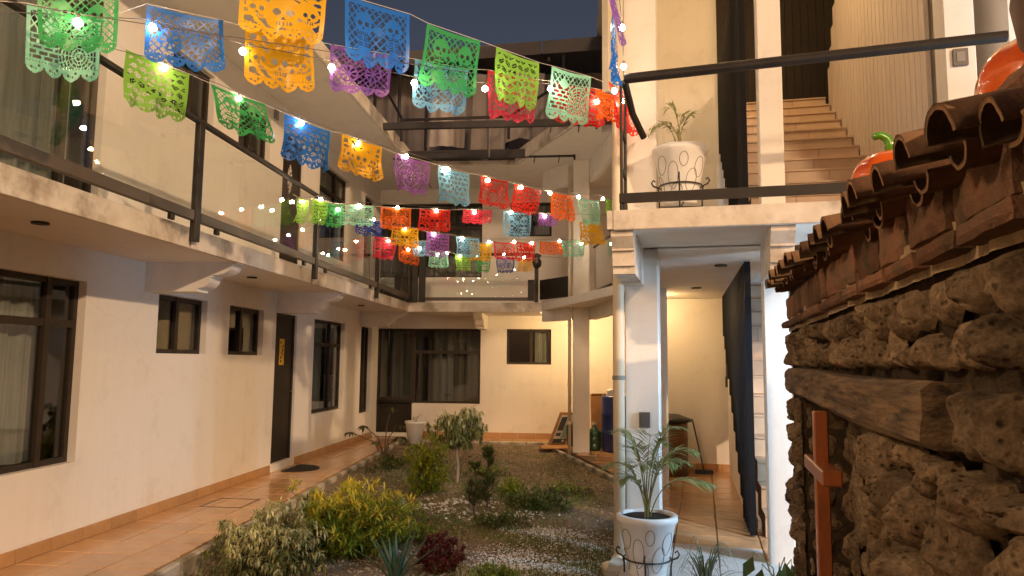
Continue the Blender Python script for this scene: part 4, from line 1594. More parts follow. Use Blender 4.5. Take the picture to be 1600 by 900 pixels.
# agave
t = empty('agave', (-1.34, 5.30, -.12), 'grey-green agave with stiff pointed leaves at the front of the garden', 'agave')
for i in range(15):
    a = i * 2.4
    k_ = .25 + .75 * (i / 14)
    ln = .30 + .10 * rng.random()
    d = Vector((math.cos(a) * k_ * .55, math.sin(a) * k_ * .55, 1.0 - .35 * k_)).normalized()
    sd = Vector((-math.sin(a), math.cos(a), 0))
    q = MB()
    b0 = Vector((-1.34, 5.30, -.10)) + Vector((math.cos(a), math.sin(a), 0)) * .02
    rows = 6
    for j in range(rows + 1):
        s = j / rows
        w_ = .030 * (1 - s ** 1.7) * (1 - .35 * (1 - s) ** 4) + .0006
        p = b0 + d * ln * s + Vector((math.cos(a), math.sin(a), -.2)) * (.08 * s * s * k_)
        up_ = sd.cross(d)
        q.v += [tuple(p + sd * w_ - up_ * w_ * .4), tuple(p - up_ * 0 - up_ * -.004), tuple(p - sd * w_ - up_ * w_ * .4), tuple(p - up_ * .012 * (1 - s))]
        if j:
            o = 4 * j
            for e in range(4):
                g_ = (e + 1) % 4
                q.f.append((o - 4 + e, o - 4 + g_, o + g_, o + e))
    part('leaf', q, L['agave'], t, True)


def frond(mb, st, p0, p1, p2, n, ln, wd, start=.35, droop=.3):
    p0, p1, p2 = map(Vector, (p0, p1, p2))
    pts = [p0 * (1 - s) ** 2 + p1 * 2 * s * (1 - s) + p2 * s * s for s in np.linspace(0, 1, 14)]
    st.tube(pts, .0055, 5, .0015, cap=False)
    for i in range(n):
        s = start + (1 - start) * (i + .5) / n
        p = p0 * (1 - s) ** 2 + p1 * 2 * s * (1 - s) + p2 * s * s
        tg = ((p1 - p0) * (1 - s) + (p2 - p1) * s).normalized()
        sd = tg.cross(Vector((0, 0, 1)))
        sd = sd.normalized() if sd.length > .05 else Vector((1, 0, 0))
        for sg in (-1, 1):
            k_ = math.sin(math.pi * min(1, .18 + .8 * (s - start) / (1 - start))) ** .7
            d = (tg * .75 + sd * sg * .8 + Vector((0, 0, .12 - droop * rng.random()))).normalized()
            leaf(mb, p, d, Vector((0, 0, 1)), ln * k_ * (.85 + .3 * rng.random()), wd, .35 + .3 * rng.random(), .15)


def palm(x, y, z, fr, label, n, ln):
    t = empty('palm', (x, y, z), label, 'palm', 'potted palms')
    for (dx, dy, dz, bend) in fr:
        f, st = MB(), MB()
        p0 = Vector((x + rng.normal(0, .018), y + rng.normal(0, .018), z))
        p2 = Vector((x + dx, y + dy, z + dz))
        p1 = Vector((x + dx * .22, y + dy * .2, z + max(dz, .25) * (1.0 + bend)))
        frond(f, st, p0, p1, p2, n, ln, .0085)
        o = part('frond_stem', st, M['palmstem'], t)
        part('leaflets', f, L['palm'], o)


palm(.475, 5.38, .37, [(-.22, .05, .62, .10), (-.20, -.10, .30, .35), (.26, .10, .66, .08), (.47, -.05, .27, .55), (.05, .10, .60, .05), (-.10, .15, .50, .15), (.20, -.16, .42, .3), (-.30, .12, .36, .4), (.12, -.02, .55, .1), (.30, .16, .40, .35), (-.06, -.12, .40, .25), (.36, .0, .50, .2)],
     'areca palm with feathery fronds growing in the white pot by the front column', 17, .23)
palm(.80, 5.78, 3.17, [(-.24, .05, .24, .5), (.05, .05, .36, .12), (-.10, -.02, .38, .3), (.12, .03, .34, .1), (-.26, -.05, .14, .8), (-.02, .03, .20, .2)],
     'sparse small palm growing in the pot on the upper landing', 7, .13)

# broad-leaved plant by the walkway
t = empty('broad_leaf_plant', (-3.22, 11.8, -.12), 'leggy plant with broad lobed leaves leaning over the far walkway', 'plant')
q, f = MB(), MB()
for (dx, dy, dz, r_) in ((-.34, -.1, .55, .16), (-.62, .1, .42, .15), (.10, .05, .85, .17), (.28, -.05, .38, .22), (.50, .1, .22, .2), (-.1, -.15, .30, .14), (.2, .2, .55, .15)):
    b0 = Vector((-3.22, 11.8, -.12))
    e = b0 + Vector((dx, dy, dz))
    q.tube([b0, b0 + Vector((dx * .3, dy * .3, dz * .65)), e], .012, 6, .005, cap=False)
    for i in range(9):
        a = -2.4 + 4.8 * i / 8 + rng.normal(0, .1)
        d = Vector((math.cos(a - .8), math.sin(a) * .7, -.15 - .25 * rng.random()))
        leaf(f, e, d, Vector((0, 0, 1)), r_ * (.8 + .4 * rng.random()), r_ * .17, .5)
part('stems', q, M['twig'], t)
part('leaves', f, L['papaya'], t)

# small white pot at the far edge of the garden
p = empty('flower_pot', (-3.06, 13.32, -.06), 'small white flower pot with a few dry stalks at the far edge of the garden', 'flower pot')
q = MB()
q.lathe([(.001, 0), (.12, 0), (.175, .36), (.19, .37), (.19, .41), (.165, .41), (.155, .36)], 28, (-3.06, 13.32, -.03))
part('pot_body', q, M['pot'], p, True)
q = MB()
q.lathe([(.001, .36), (.158, .362)], 20, (-3.06, 13.32, -.03))
part('pot_soil', q, M['dirt'], p)
q = MB()
for i in range(5):
    a = i * 1.3
    q.tube([(-3.06, 13.32, .3), (-3.06 + .05 * math.cos(a), 13.32 + .05 * math.sin(a), .45), (-3.06 + (.12 + .05 * i) * math.cos(a * .4), 13.32, .55 - .05 * i)], .006, 5, .002)
part('dry_stalks', q, M['palmstem'], p)

# grassy plant among the rocks, and rocks
t = empty('grassy_plant', (.82, 5.02, .02), 'grassy spiky plant among the dark rocks below the pot', 'plant')
f = MB()
for i in range(60):
    a = rng.random() * 6.28
    sp = .12 + .25 * rng.random()
    h = .10 + .17 * rng.random()
    b0 = Vector((.82 + rng.normal(0, .012), 5.02 + rng.normal(0, .012), .0))
    pr = None
    for j in range(7):
        s = j / 6
        p = b0 + Vector((math.cos(a) * sp * s, math.sin(a) * sp * s, h * 4 * s * (1 - s * .82)))
        w_ = .0055 * (1 - s) + .0006
        sd = Vector((-math.sin(a), math.cos(a), .2)) * w_
        f.v += [tuple(p + sd), tuple(p - sd)]
        if j:
            o = len(f.v) - 4
            f.f.append((o, o + 1, o + 3, o + 2))
part('blades', f, L['spider'], t)
t = empty('leafy_plant', (1.27, 4.95, -.1), 'plant with a few big glossy leaves at the foot of the stone wall end', 'plant')
q, f = MB(), MB()
for (dx, dy, dz, ln) in ((-.16, -.02, .36, .17), (.03, -.05, .34, .2), (.0, -.04, .30, .22), (-.10, .0, .28, .14), (.08, -.02, .32, .18), (.05, -.06, .26, .16), (-.02, .03, .2, .16)):
    b0 = Vector((1.27, 4.95, -.1))
    e = b0 + Vector((dx, dy, dz))
    q.tube([b0, b0 + Vector((dx * .2, dy * .2, dz * .8)), e + Vector((0, 0, .03)), e], .005, 5, .003, cap=False)
    leaf(f, e, Vector((dx * 1.5, dy * 1.5 - .05, -.5)), Vector((0, -1, .2)), ln, ln * .24, .3)
part('stems', q, M['palmstem'], t)
part('leaves', f, L['dark'], t)


def lump_rock(cx, cy, cz, rx, ry, rz, seed, n=14):
    m_ = MB()
    for j in range(n + 1):
        ph = math.pi * j / n
        for i in range(2 * n):
            th = math.pi * i / n
            v = Vector((math.sin(ph) * math.cos(th), math.sin(ph) * math.sin(th), math.cos(ph)))
            k_ = 1 + .30 * mnoise.noise(v * 1.7 + Vector((seed, 0, 0))) + .14 * mnoise.noise(v * 5 + Vector((0, seed, 0)))
            m_.v.append((cx + rx * v.x * k_, cy + ry * v.y * k_, cz + rz * v.z * k_))
    for j in range(n):
        for i in range(2 * n):
            l_ = (i + 1) % (2 * n)
            m_.f.append((j * 2 * n + i, (j + 1) * 2 * n + i, (j + 1) * 2 * n + l_, j * 2 * n + l_))
    return m_


M['lava'] = mat('dark_lava', (0.13, 0.125, 0.125), 0.95, (0.045, 0.042, 0.042), 16, 8, bump=1.0, bscale=50, bdist=.02)
for i, (x, y, z, rx, ry, rz, lab) in enumerate(((.66, 4.86, -.06, .14, .11, .12, 'dark lava rock nearest the potted palm, left of the grassy plant'), (1.02, 4.86, -.06, .20, .10, .09, 'long dark lava rock under the grassy plant'), (1.36, 4.74, -.08, .16, .10, .10, 'dark lava rock at the foot of the stone wall'))):
    solo('lava_rock', lump_rock(0, 0, 0, rx, ry, rz, i * 7.3), M['lava'], lab, 'rock', 'lava rocks along the front step', True, (x, y, z))

# ------------------------------------------------------------------ gravel, white pebbles, grass: uncountable
def scatter_stones(name, n, area, smin, smax, m, label, zoff=0.0):
    mb_ = MB()
    c = 0
    while c < n:
        x, y = area()
        if not inside(GARDEN, x, y):
            continue
        r_ = smin + (smax - smin) * rng.random() ** 2
        z = gz(x, y) + r_ * .25 + zoff
        a = rng.random() * 6.28
        ca, sa = math.cos(a), math.sin(a)
        q1, q2, q3 = r_ * (.8 + .5 * rng.random()), r_ * (.6 + .4 * rng.random()), r_ * (.45 + .3 * rng.random())
        o = len(mb_.v)
        for (dx, dy, dz) in ((q1, 0, 0), (0, q2, 0), (-q1, 0, 0), (0, -q2, 0), (q1 * .2, q2 * .2, q3), (0, 0, -q3)):
            mb_.v.append((x + dx * ca - dy * sa, y + dx * sa + dy * ca, z + dz))
        for e in range(4):
            g_ = (e + 1) % 4
            mb_.f += [(o + e, o + g_, o + 4), (o + g_, o + e, o + 5)]
        c += 1
    o = bpy.data.objects.new(name, mesh_of(name, mb_, m))
    COL.objects.link(o)
    tag(o, label, 'gravel' if 'gravel' in name else 'pebbles', None, 'stuff')


def unif(x0, x1, y0, y1):
    return lambda: (x0 + (x1 - x0) * rng.random(), y0 + (y1 - y0) * rng.random() ** 1.4)


def gravel_mat(nm, cols):
    m, nt, b_ = nodes(nm)
    g_ = N(nt, 'ShaderNodeNewGeometry')
    rp = N(nt, 'ShaderNodeValToRGB')
    rp.color_ramp.elements[0].color = c4(cols[0])
    rp.color_ramp.elements[1].color = c4(cols[-1])
    for i, cc in enumerate(cols[1:-1]):
        e = rp.color_ramp.elements.new((i + 1) / (len(cols) - 1))
        e.color = c4(cc)
    nt.links.new(g_.outputs['Random Per Island'], rp.inputs[0])
    nt.links.new(rp.outputs[0], b_.inputs['Base Color'])
    b_.inputs['Roughness'].default_value = .85
    return m


GM = gravel_mat('mixed_gravel', [(.11, .08, .055), (.27, .21, .15), (.33, .27, .20), (.18, .14, .10), (.38, .32, .25)])
PM = gravel_mat('white_gravel', [(.36, .35, .33), (.62, .61, .58), (.48, .46, .43), (.70, .69, .67)])
scatter_stones('gravel', 17000, unif(-3.1, .7, 5.0, 13.6), .007, .022, GM, 'brown gravel scattered over the garden soil')


def blob(specs):
    def f_():
        cx, cy, sx, sy, ang = specs[rng.integers(len(specs))]
        a, b_ = rng.normal(0, sx), rng.normal(0, sy)
        return cx + a * math.cos(ang) - b_ * math.sin(ang), cy + a * math.sin(ang) + b_ * math.cos(ang)
    return f_


scatter_stones('white_gravel', 4600, blob([(-.55, 6.10, .17, .22, 0), (-.25, 5.75, .22, .2, 0), (.0, 6.55, .32, .12, -.4), (-.3, 7.0, .25, .10, -.3), (.05, 6.05, .2, .3, 0), (-.75, 5.75, .14, .15, 0)]), .006, .014, PM, 'patch of fine white gravel at the front right of the garden', .006)
scatter_stones('white_pebbles', 280, blob([(-1.25, 7.75, .30, .10, -.15), (-1.65, 7.9, .15, .10, 0), (-1.2, 8.2, .25, .1, 0), (-.75, 7.6, .2, .12, 0)]), .014, .030, PM, 'scattered larger white pebbles around the young conifers', .006)


def grass(n, area, h0, h1, label, name='grass'):
    f = MB()
    c = 0
    while c < n:
        x, y = area()
        if not inside(GARDEN, x, y):
            continue
        z = gz(x, y) - .004
        a = rng.random() * 6.28
        h = h0 + (h1 - h0) * rng.random() ** 2
        d = Vector((math.cos(a) * .6, math.sin(a) * .6, 1)).normalized()
        leaf(f, Vector((x, y, z)), d, Vector((math.cos(a), math.sin(a), .3)), h, .0035, .5)
        c += 1
    o = bpy.data.objects.new(name, mesh_of(name, f, M['blade']))
    COL.objects.link(o)
    tag(o, label, 'grass', None, 'stuff')


grass(15000, blob([(-2.3, 8.2, .5, .5, 0), (-2.2, 9.9, .4, .5, 0), (-.3, 8.3, .35, .35, 0), (-.55, 7.4, .45, .35, 0), (-.3, 6.55, .45, .12, -.35), (.1, 5.9, .2, .25, 0), (-2.4, 11.3, .4, .9, 0), (-1.7, 9.3, .7, .35, 0), (-.6, 5.6, .3, .15, 0), (-1.5, 6.9, .4, .3, 0), (-.9, 8.5, .4, .3, 0), (-1.0, 11, 1.0, 1.2, 0), (-.2, 10.2, .35, 1.0, .2), (-1.5, 7.5, .5, .3, 0)]), .02, .085, 'tufts of short grass and weeds in the gravel garden')

# ------------------------------------------------------------------ clutter by the far columns
t = empty('blue_barrel', (.64, 12.55, 0), 'blue plastic barrel filled with rubbish behind the drainpipe', 'barrel')
q = MB()
q.lathe([(.001, 0), (.27, 0), (.285, .03), (.285, .28), (.295, .30), (.285, .32), (.285, .6), (.295, .62), (.285, .64), (.285, .90), (.27, .93), (.255, .93), (.25, .88)], 32, (.64, 12.55, .001))
part('barrel_body', q, M['barrel'], t, True)
q = MB()
for i in range(7):
    a = i * .9
    q.obb((.60 + .16 * math.cos(a), 12.5 + .14 * math.sin(a), .84), (.09, .03 * math.sin(a), .03), (-.02, .08, .02), (.01, .02, .12 + .05 * math.sin(i * 2)))
part('rubbish', q, M['print_white'], t)
t = empty('water_bottle', (.235, 12.62, 0), 'green plastic bottle standing between the far column and the blue barrel', 'bottle')
q = MB()
q.lathe([(.001, 0), (.105, 0), (.115, .03), (.115, .10), (.105, .115), (.115, .13), (.115, .22), (.105, .235), (.115, .25), (.11, .31), (.05, .38), (.035, .39), (.035, .42)], 22, (.235, 12.62, .002))
part('bottle_body', q, M['greenbottle'], t, True)
q = MB()
q.lathe([(.04, .42), (.042, .425), (.042, .455), (.001, .457)], 16, (.235, 12.62, .002))
part('cap', q, M['print_white'], t)
q = MB()
q.obb((.20, 12.98, .002), (.42, .06, 0), (.02, .10, 0), (-.03, .10, .92))
q.obb((.20, 12.965, .9), (.30, .05, 0), (.0, -.10, .03), (-.01, .0, .02))
solo('cardboard_box', q, M['card'], 'brown cardboard box standing behind the blue barrel', 'box', None, False, (.4, 13.0, 0))
t = empty('printed_carton', (-.36, 13.25, 0), 'printed cardboard carton leaning against the far column', 'carton')
o_, ax, ay, az = Vector((-.56, 13.05, .012)), Vector((.30, .12, 0)).normalized() * .30, Vector((-.03, .10, 0)), Vector((.22, .08, .58))
q = MB()
q.obb(o_, ax, ay, az)
part('carton_body', q, M['card'], t)
fr = -ay.normalized() * .003
for nm, u0, u1, v0, v1, mk in (('white_print', .08, .92, .08, .92, 'print_white'), ('dark_print', .14, .5, .45, .86, 'print_dark'), ('teal_print', .52, .84, .22, .62, 'print_teal'), ('dark_print', .1, .9, .08, .2, 'print_dark'), ('white_print', .66, .82, .10, .17, 'print_white'), ('dark_print', .16, .46, .28, .38, 'print_dark')):
    q = MB()
    lift = fr * (1 + (nm != 'white_print') + (u0 == .66) * 2)
    q.obb(o_ + ax * u0 + az * v0 + lift, ax * (u1 - u0), fr, az * (v1 - v0))
    part(nm, q, M[mk], t)
q = MB()
q.obb((-.66, 12.55, .004), (.52, .10, .0), (-.06, .42, .01), (0, 0, .012))
solo('cardboard_sheet', q, M['card'], 'flat sheet of cardboard lying on the floor under the printed carton', 'cardboard')
q = MB()
q.lathe([(.001, 0), (.06, .0), (.075, .02), (.075, .36), (.05, .42), (.02, .44)], 16, (-.17, 13.12, .003), lambda a, z: 1 + .08 * math.sin(5 * a))
solo('rolled_bag', q, M['blackbag'], 'dark rolled bag standing between the printed carton and the far column', 'bag', None, True)
t = empty('rusty_drum', (1.20, 10.12, 0), 'rusty brown drum with a black plastic lid at the end of the corridor', 'drum')
q = MB()
q.lathe([(.001, 0), (.25, 0), (.255, .02), (.25, .04), (.25, .23), (.258, .25), (.25, .27), (.25, .46), (.258, .48), (.25, .50), (.25, .66), (.256, .68), (.001, .682)], 30, (1.20, 10.12, .002))
part('drum_body', q, M['rust'], t, True)
q = MB()
q.lathe([(.001, .683), (.22, .69), (.27, .70), (.28, .73), (.2, .76), (.1, .80), (.001, .81)], 20, (1.22, 10.12, .003), lambda a, z: 1 + .12 * math.sin(3 * a + 1) + .05 * math.sin(7 * a))
part('plastic_cover', q, M['blackbag'], t, True)
t = empty('broom', (1.62, 10.28, 0), 'broom leaning against the cross wall beside the rusty drum', 'broom')
q = MB()
q.tube([(1.68, 10.26, .04), (1.56, 10.42, .72)], .011, 8)
part('handle', q, M['twig'], t)
q = MB()
q.obb((1.55, 10.16, .003), (.24, -.02, 0), (.01, .10, 0), (.0, .02, .05))
part('brush', q, M['blackbag'], t)
q = MB()
q.bbox(2.02, 2.075, 10.30, 10.36, 1.17, 1.86, .006)
q.bbox(2.005, 2.02, 10.29, 10.34, 1.17, 1.32, .004)
solo('wall_strip', q, M['plate'], 'narrow dark strip fixed upright to the wall in the corridor corner', 'conduit')

# ================================================================== STONE WALL on the right
WO = Vector((1.32, 4.75, 0))
WU = Vector((-.1719, -.985, 0)).normalized()        # towards the camera
WN = Vector((-.985, .1719, 0)).normalized()         # out of the wall


def sw(u, z, off=0.0):
    return WO + WU * u + WN * off + EZ * z


swl = empty('stone_wall', sw(2, 0), 'old rough stone wall with a brick course, clay tile coping and a niche under a timber beam', 'wall')


def fbm(p, o=4):
    s, a = 0, 1
    for i in range(o):
        s += a * mnoise.noise(p)
        p = p * 2.1 + Vector((3.1, 1.7, 9.2))
        a *= .52
    return s


def heightsheet(u0, u1, z0, z1, step, off, amp, seed):
    mb_ = MB()
    nu, nz = int((u1 - u0) / step), int((z1 - z0) / step)
    for j in range(nz + 1):
        for i in range(nu + 1):
            u, z = u0 + (u1 - u0) * i / nu, z0 + (z1 - z0) * j / nz
            mb_.v.append(tuple(sw(u, z, off + amp * fbm(Vector((u * 5, z * 5, seed)), 4))))
    for j in range(nz):
        for i in range(nu):
            a = j * (nu + 1) + i
            mb_.f.append((a, a + 1, a + nu + 2, a + nu + 1))
    return mb_


NU0, NU1, NZ1 = .42, 2.40, 1.33      # niche
bk = MB()
for q in (heightsheet(0, 4.7, 1.31, 1.92, .035, -.045, .03, 1), heightsheet(2.38, 4.7, -.3, 1.33, .035, -.045, .03, 2), heightsheet(0, .44, -.3, 1.33, .035, -.045, .03, 3), heightsheet(.3, 2.5, -.3, 1.36, .035, -.30, .035, 4)):
    bk.add(q.v, q.f)
# far end, back and niche cheeks
for u in (0.0, .44, 2.38, 4.7):
    bk.add([sw(u, -.3, -.02), sw(u, 1.98, -.02), sw(u, 1.98, -1.15), sw(u, -.3, -1.15)] if u in (0.0, 4.7) else [sw(u, -.3, -.03), sw(u, 1.36, -.03), sw(u, 1.36, -.34), sw(u, -.3, -.34)], [(0, 1, 2, 3)])
bk.add([sw(0, -.3, -1.15), sw(4.7, -.3, -1.15), sw(4.7, 1.98, -1.15), sw(0, 1.98, -1.15)], [(0, 1, 2, 3)])
bk.add([sw(0, 1.95, -1.15), sw(4.7, 1.95, -1.15), sw(4.7, 1.95, -.02), sw(0, 1.95, -.02)], [(0, 1, 2, 3)])
part('mortar_core', bk, M['mortar'], swl)


def clip_poly(poly, px, py, nx, ny):
    out = []
    n = len(poly)
    for i in range(n):
        a, b_ = poly[i], poly[(i + 1) % n]
        da = (a[0] - px) * nx + (a[1] - py) * ny
        db = (b_[0] - px) * nx + (b_[1] - py) * ny
        if da <= 0:
            out.append(a)
        if da * db < 0:
            t_ = da / (da - db)
            out.append((a[0] + (b_[0] - a[0]) * t_, a[1] + (b_[1] - a[1]) * t_))
    return out


def stones(u0, u1, z0, z1, su, sz, off, seed, depth=.075, cheek=None):
    """Voronoi-packed rubble: every stone a mesh of its own"""
    r_ = np.random.default_rng(seed)
    seeds = []
    j = 0
    z = z0 + sz * .5
    while z < z1 + sz * .4:
        u = u0 + (su * .25 if j % 2 else su * .75)
        while u < u1 + su * .4:
            seeds.append((u + r_.normal(0, su * .17), z + r_.normal(0, sz * .17)))
            u += su * (.8 + .5 * r_.random())
        z += sz
        j += 1
    for k_, (cx, cy) in enumerate(seeds):
        poly = [(u0, z0), (u1, z0), (u1, z1), (u0, z1)]
        if not (u0 - .05 < cx < u1 + .05 and z0 - .05 < cy < z1 + .05):
            continue
        for l_, (ox, oy) in enumerate(seeds):
            if l_ != k_ and abs(ox - cx) < su * 3 and abs(oy - cy) < sz * 3:
                poly = clip_poly(poly, (cx + ox) / 2, (cy + oy) / 2, ox - cx, oy - cy)
                if len(poly) < 3:
                    break
        if len(poly) < 3:
            continue
        gx = sum(p[0] for p in poly) / len(poly)
        gy = sum(p[1] for p in poly) / len(poly)
        nth, nr = 30, 10
        rad = []
        for i in range(nth):
            an = 2 * math.pi * i / nth
            dx, dy = math.cos(an), math.sin(an)
            best = 9
            for e in range(len(poly)):
                a, b_ = poly[e], poly[(e + 1) % len(poly)]
                ex, ey = b_[0] - a[0], b_[1] - a[1]
                den = dx * ey - dy * ex
                if abs(den) > 1e-9:
                    t_ = ((a[0] - gx) * ey - (a[1] - gy) * ex) / den
                    s_ = ((a[0] - gx) * dy - (a[1] - gy) * dx) / den
                    if t_ > 0 and -1e-6 <= s_ <= 1 + 1e-6:
                        best = min(best, t_)
            rad.append(best if best < 9 else .02)
        rad = [(rad[i - 1] + 2 * rad[i] + rad[(i + 1) % nth]) / 4 for i in range(nth)]
        gap = .013 + .014 * r_.random()
        facets = [(r_.uniform(0, 6.28), .35 + .45 * r_.random(), .6 + 1.6 * r_.random()) for _ in range(5)]
        h = depth * (.55 + .8 * r_.random())
        tx, ty = r_.normal(0, .22), r_.normal(0, .22)
        sd = Vector((seed * 3.3 + k_ * 1.7, 0, 0))
        m_ = MB()

        def put(ru, rz, d_):
            if cheek is None:
                m_.v.append(tuple(sw(ru, rz, off + d_)))
            else:       # a cheek of the niche: u runs into the wall
                m_.v.append(tuple(sw(cheek[0] + cheek[1] * d_, rz, ru)))
        put(gx, gy, h * (1 + .1 * fbm(Vector((gx * 6, gy * 6, 0)) + sd)))
        for q_ in range(1, nr + 1):
            s_ = q_ / nr
            for i in range(nth):
                an = 2 * math.pi * i / nth
                rr = max(.01, rad[i] - gap) * s_
                du, dz = rr * math.cos(an), rr * math.sin(an)
                prof = (1 - s_ ** 3.2) ** .6 if s_ < 1 else 0
                nv = fbm(Vector(((gx + du) * 10, (gy + dz) * 10, 4)) + sd, 5)
                rg_ = abs(mnoise.noise(Vector(((gx + du) * 15, (gy + dz) * 15, 7)) + sd))
                d_ = h * prof * (1 + .40 * nv - .30 * max(0, .22 - rg_) * 4)
                cutf = 0.0
                for fa, fo, fs in facets:      # chipped flats
                    t_ = (du * math.cos(fa) + dz * math.sin(fa)) / max(.05, rad[i]) - fo
                    cutf = max(cutf, fs * t_ * .5)
                d_ -= h * prof * min(.5, cutf)
                put(gx + du, gy + dz, d_)
        for i in range(nth):
            m_.f.append((0, 1 + i, 1 + (i + 1) % nth))
        for q_ in range(nr - 1):
            for i in range(nth):
                l_ = (i + 1) % nth
                a = 1 + q_ * nth
                m_.f.append((a + i, a + nth + i, a + nth + l_, a + l_))
        part('stone', m_, M['rock'], swl, True)


stones(0.0, 4.7, 1.475, 1.70, .19, .115, -.02, 11, .06)
stones(3.27, 4.7, 1.30, 1.475, .24, .17, -.02, 16, .06)
stones(2.40, 4.7, .15, 1.31, .27, .18, -.02, 12, .085)
stones(0.0, .43, .0, 1.31, .17, .13, -.02, 13, .05)
stones(.44, 2.40, .0, 1.32, .33, .14, -.27, 14, .035)
stones(-.30, -.03, .0, 1.31, .16, .14, 0, 15, .045, cheek=(.43, 1))
stones(-.30, -.02, .0, 1.92, .16, .14, 0, 17, .02, cheek=(-.005, -1))


def rough_block(u0, u1, z0, z1, o0, o1, amp, seed, n=7):
    """subdivided block with worn, noisy faces"""
    m_ = MB()
    nu, nz = n, max(3, int(n * (z1 - z0) / (u1 - u0)))
    def P_(i, j, d_):
        u, z = u0 + (u1 - u0) * i / nu, z0 + (z1 - z0) * j / nz
        ed = min(i, nu - i, 99) == 0 or min(j, nz - j) == 0
        v = Vector((u * 8, z * 8, seed + d_ * 5))
        k_ = amp * fbm(v, 4)
        cu, cz = (u0 + u1) / 2, (z0 + z1) / 2
        w_ = 1 - (.035 if ed else 0) + .04 * mnoise.noise(v * 2)
        return sw(cu + (u - cu) * w_, cz + (z - cz) * w_, d_ + k_ * (d_ == o1) - (.008 if ed and d_ == o1 else 0))
    for j in range(nz + 1):
        for i in range(nu + 1):
            m_.v.append(tuple(P_(i, j, o1)))
    for j in range(nz):
        for i in range(nu):
            a = j * (nu + 1) + i
            m_.f.append((a, a + 1, a + nu + 2, a + nu + 1))
    rim = [i for i in range(nu + 1)] + [(j + 1) * (nu + 1) - 1 for j in range(1, nz + 1)] + [nz * (nu + 1) + i for i in range(nu - 1, -1, -1)] + [j * (nu + 1) for j in range(nz - 1, 0, -1)]
    s_ = len(m_.v)
    for r_ in rim:
        v = Vector(m_.v[r_])
        m_.v.append(tuple(v - WN * (o1 - o0)))
    for e in range(len(rim)):
        g_ = (e + 1) % len(rim)
        m_.f.append((rim[e], s_ + e, s_ + g_, rim[g_]))
    return m_


u = 0.03
i = 0
while u < 4.55:
    wd = .16 + .05 * rng.random() if u < 1.6 else .30 + .05 * rng.random()
    z0 = 1.775 + .01 * rng.random()
    part('brick', rough_block(u, u + wd - .034, z0, 1.915 + .01 * rng.random(), -.06, -.002 + .014 * rng.random(), .010, i * 3.1, 11), M['brick'], swl)
    u += wd
    i += 1
u = 0.0
while u < 4.6:
    wd = .27 + .08 * rng.random()
    part('brick', rough_block(u, u + wd - .02, 1.722 + .004 * rng.random(), 1.762, -.06, .030 + .012 * rng.random(), .007, i * 3.1), M['brick'], swl)
    if u > 1.9:
        part('brick', rough_block(u + .1, u + wd + .085, 1.935, 1.97 + .004 * rng.random(), -.06, .010 + .008 * rng.random(), .007, i * 5.1), M['brick'], swl)
    u += wd
    i += 1
mm = heightsheet(0, 4.6, 1.705, 1.80, .02, -.012, .022, 9)
part('pale_mortar', mm, M['limemortar'], swl)

# timber beam over the niche
m_ = MB()
NUB, NR = 70, 20
for i in range(NUB + 1):
    u = .38 + (3.22 - .38) * i / NUB
    for k_ in range(NR):
        # rounded-rectangle section
        a = 2 * math.pi * k_ / NR
        cx, cz = math.cos(a), math.sin(a)
        s_ = 1 / max(abs(cx), abs(cz))
        cx, cz = cx * s_ * .98, cz * s_
        g_ = fbm(Vector((u * 1.1, cx * 6, cz * 6)), 4)
        crack = -.016 * max(0, math.sin(cz * 13 + 3 * fbm(Vector((u * 1.6, cz * 2, 5)), 3)) - .78) * 4
        m_.v.append(tuple(sw(u, 1.395 + .010 * math.sin(u * 2) + cz * (.072 + .006 * g_), -.03 + cx * (.095 + .010 * g_ + (crack if cx > .7 else 0)))))
for i in range(NUB):
    for k_ in range(NR):
        l_ = (k_ + 1) % NR
        m_.f.append((i * NR + k_, (i + 1) * NR + k_, (i + 1) * NR + l_, i * NR + l_))
m_.f.append(tuple(range(NR)))
m_.f.append(tuple(range(NUB * NR, (NUB + 1) * NR))[::-1])
M['beamwood2'] = None
bw, nt, pb = nodes('cracked_beam')
tc = N(nt, 'ShaderNodeTexCoord')
mp = N(nt, 'ShaderNodeMapping')
mp.inputs['Rotation'].default_value = (0, 0, R(9.9))
mp.inputs['Scale'].default_value = (9, 1.1, 17)
nt.links.new(tc.outputs['Object'], mp.inputs[0])
n1 = N(nt, 'ShaderNodeTexNoise', Scale=2.2, Detail=9.0, Roughness=.68)
nt.links.new(mp.outputs[0], n1.inputs['Vector'])
rp = N(nt, 'ShaderNodeValToRGB')
rp.color_ramp.elements[0].position = .36
rp.color_ramp.elements[0].color = (.035, .022, .013, 1)
rp.color_ramp.elements[1].position = .62
rp.color_ramp.elements[1].color = (.25, .16, .085, 1)
nt.links.new(n1.outputs[0], rp.inputs[0])
nt.links.new(rp.outputs[0], pb.inputs['Base Color'])
pb.inputs['Roughness'].default_value = .9
bp = N(nt, 'ShaderNodeBump', Strength=1.0, Distance=.02)
nt.links.new(n1.outputs[0], bp.inputs['Height'])
nt.links.new(bp.outputs[0], pb.inputs['Normal'])
del M['beamwood2']
part('timber_beam', m_, bw, swl)

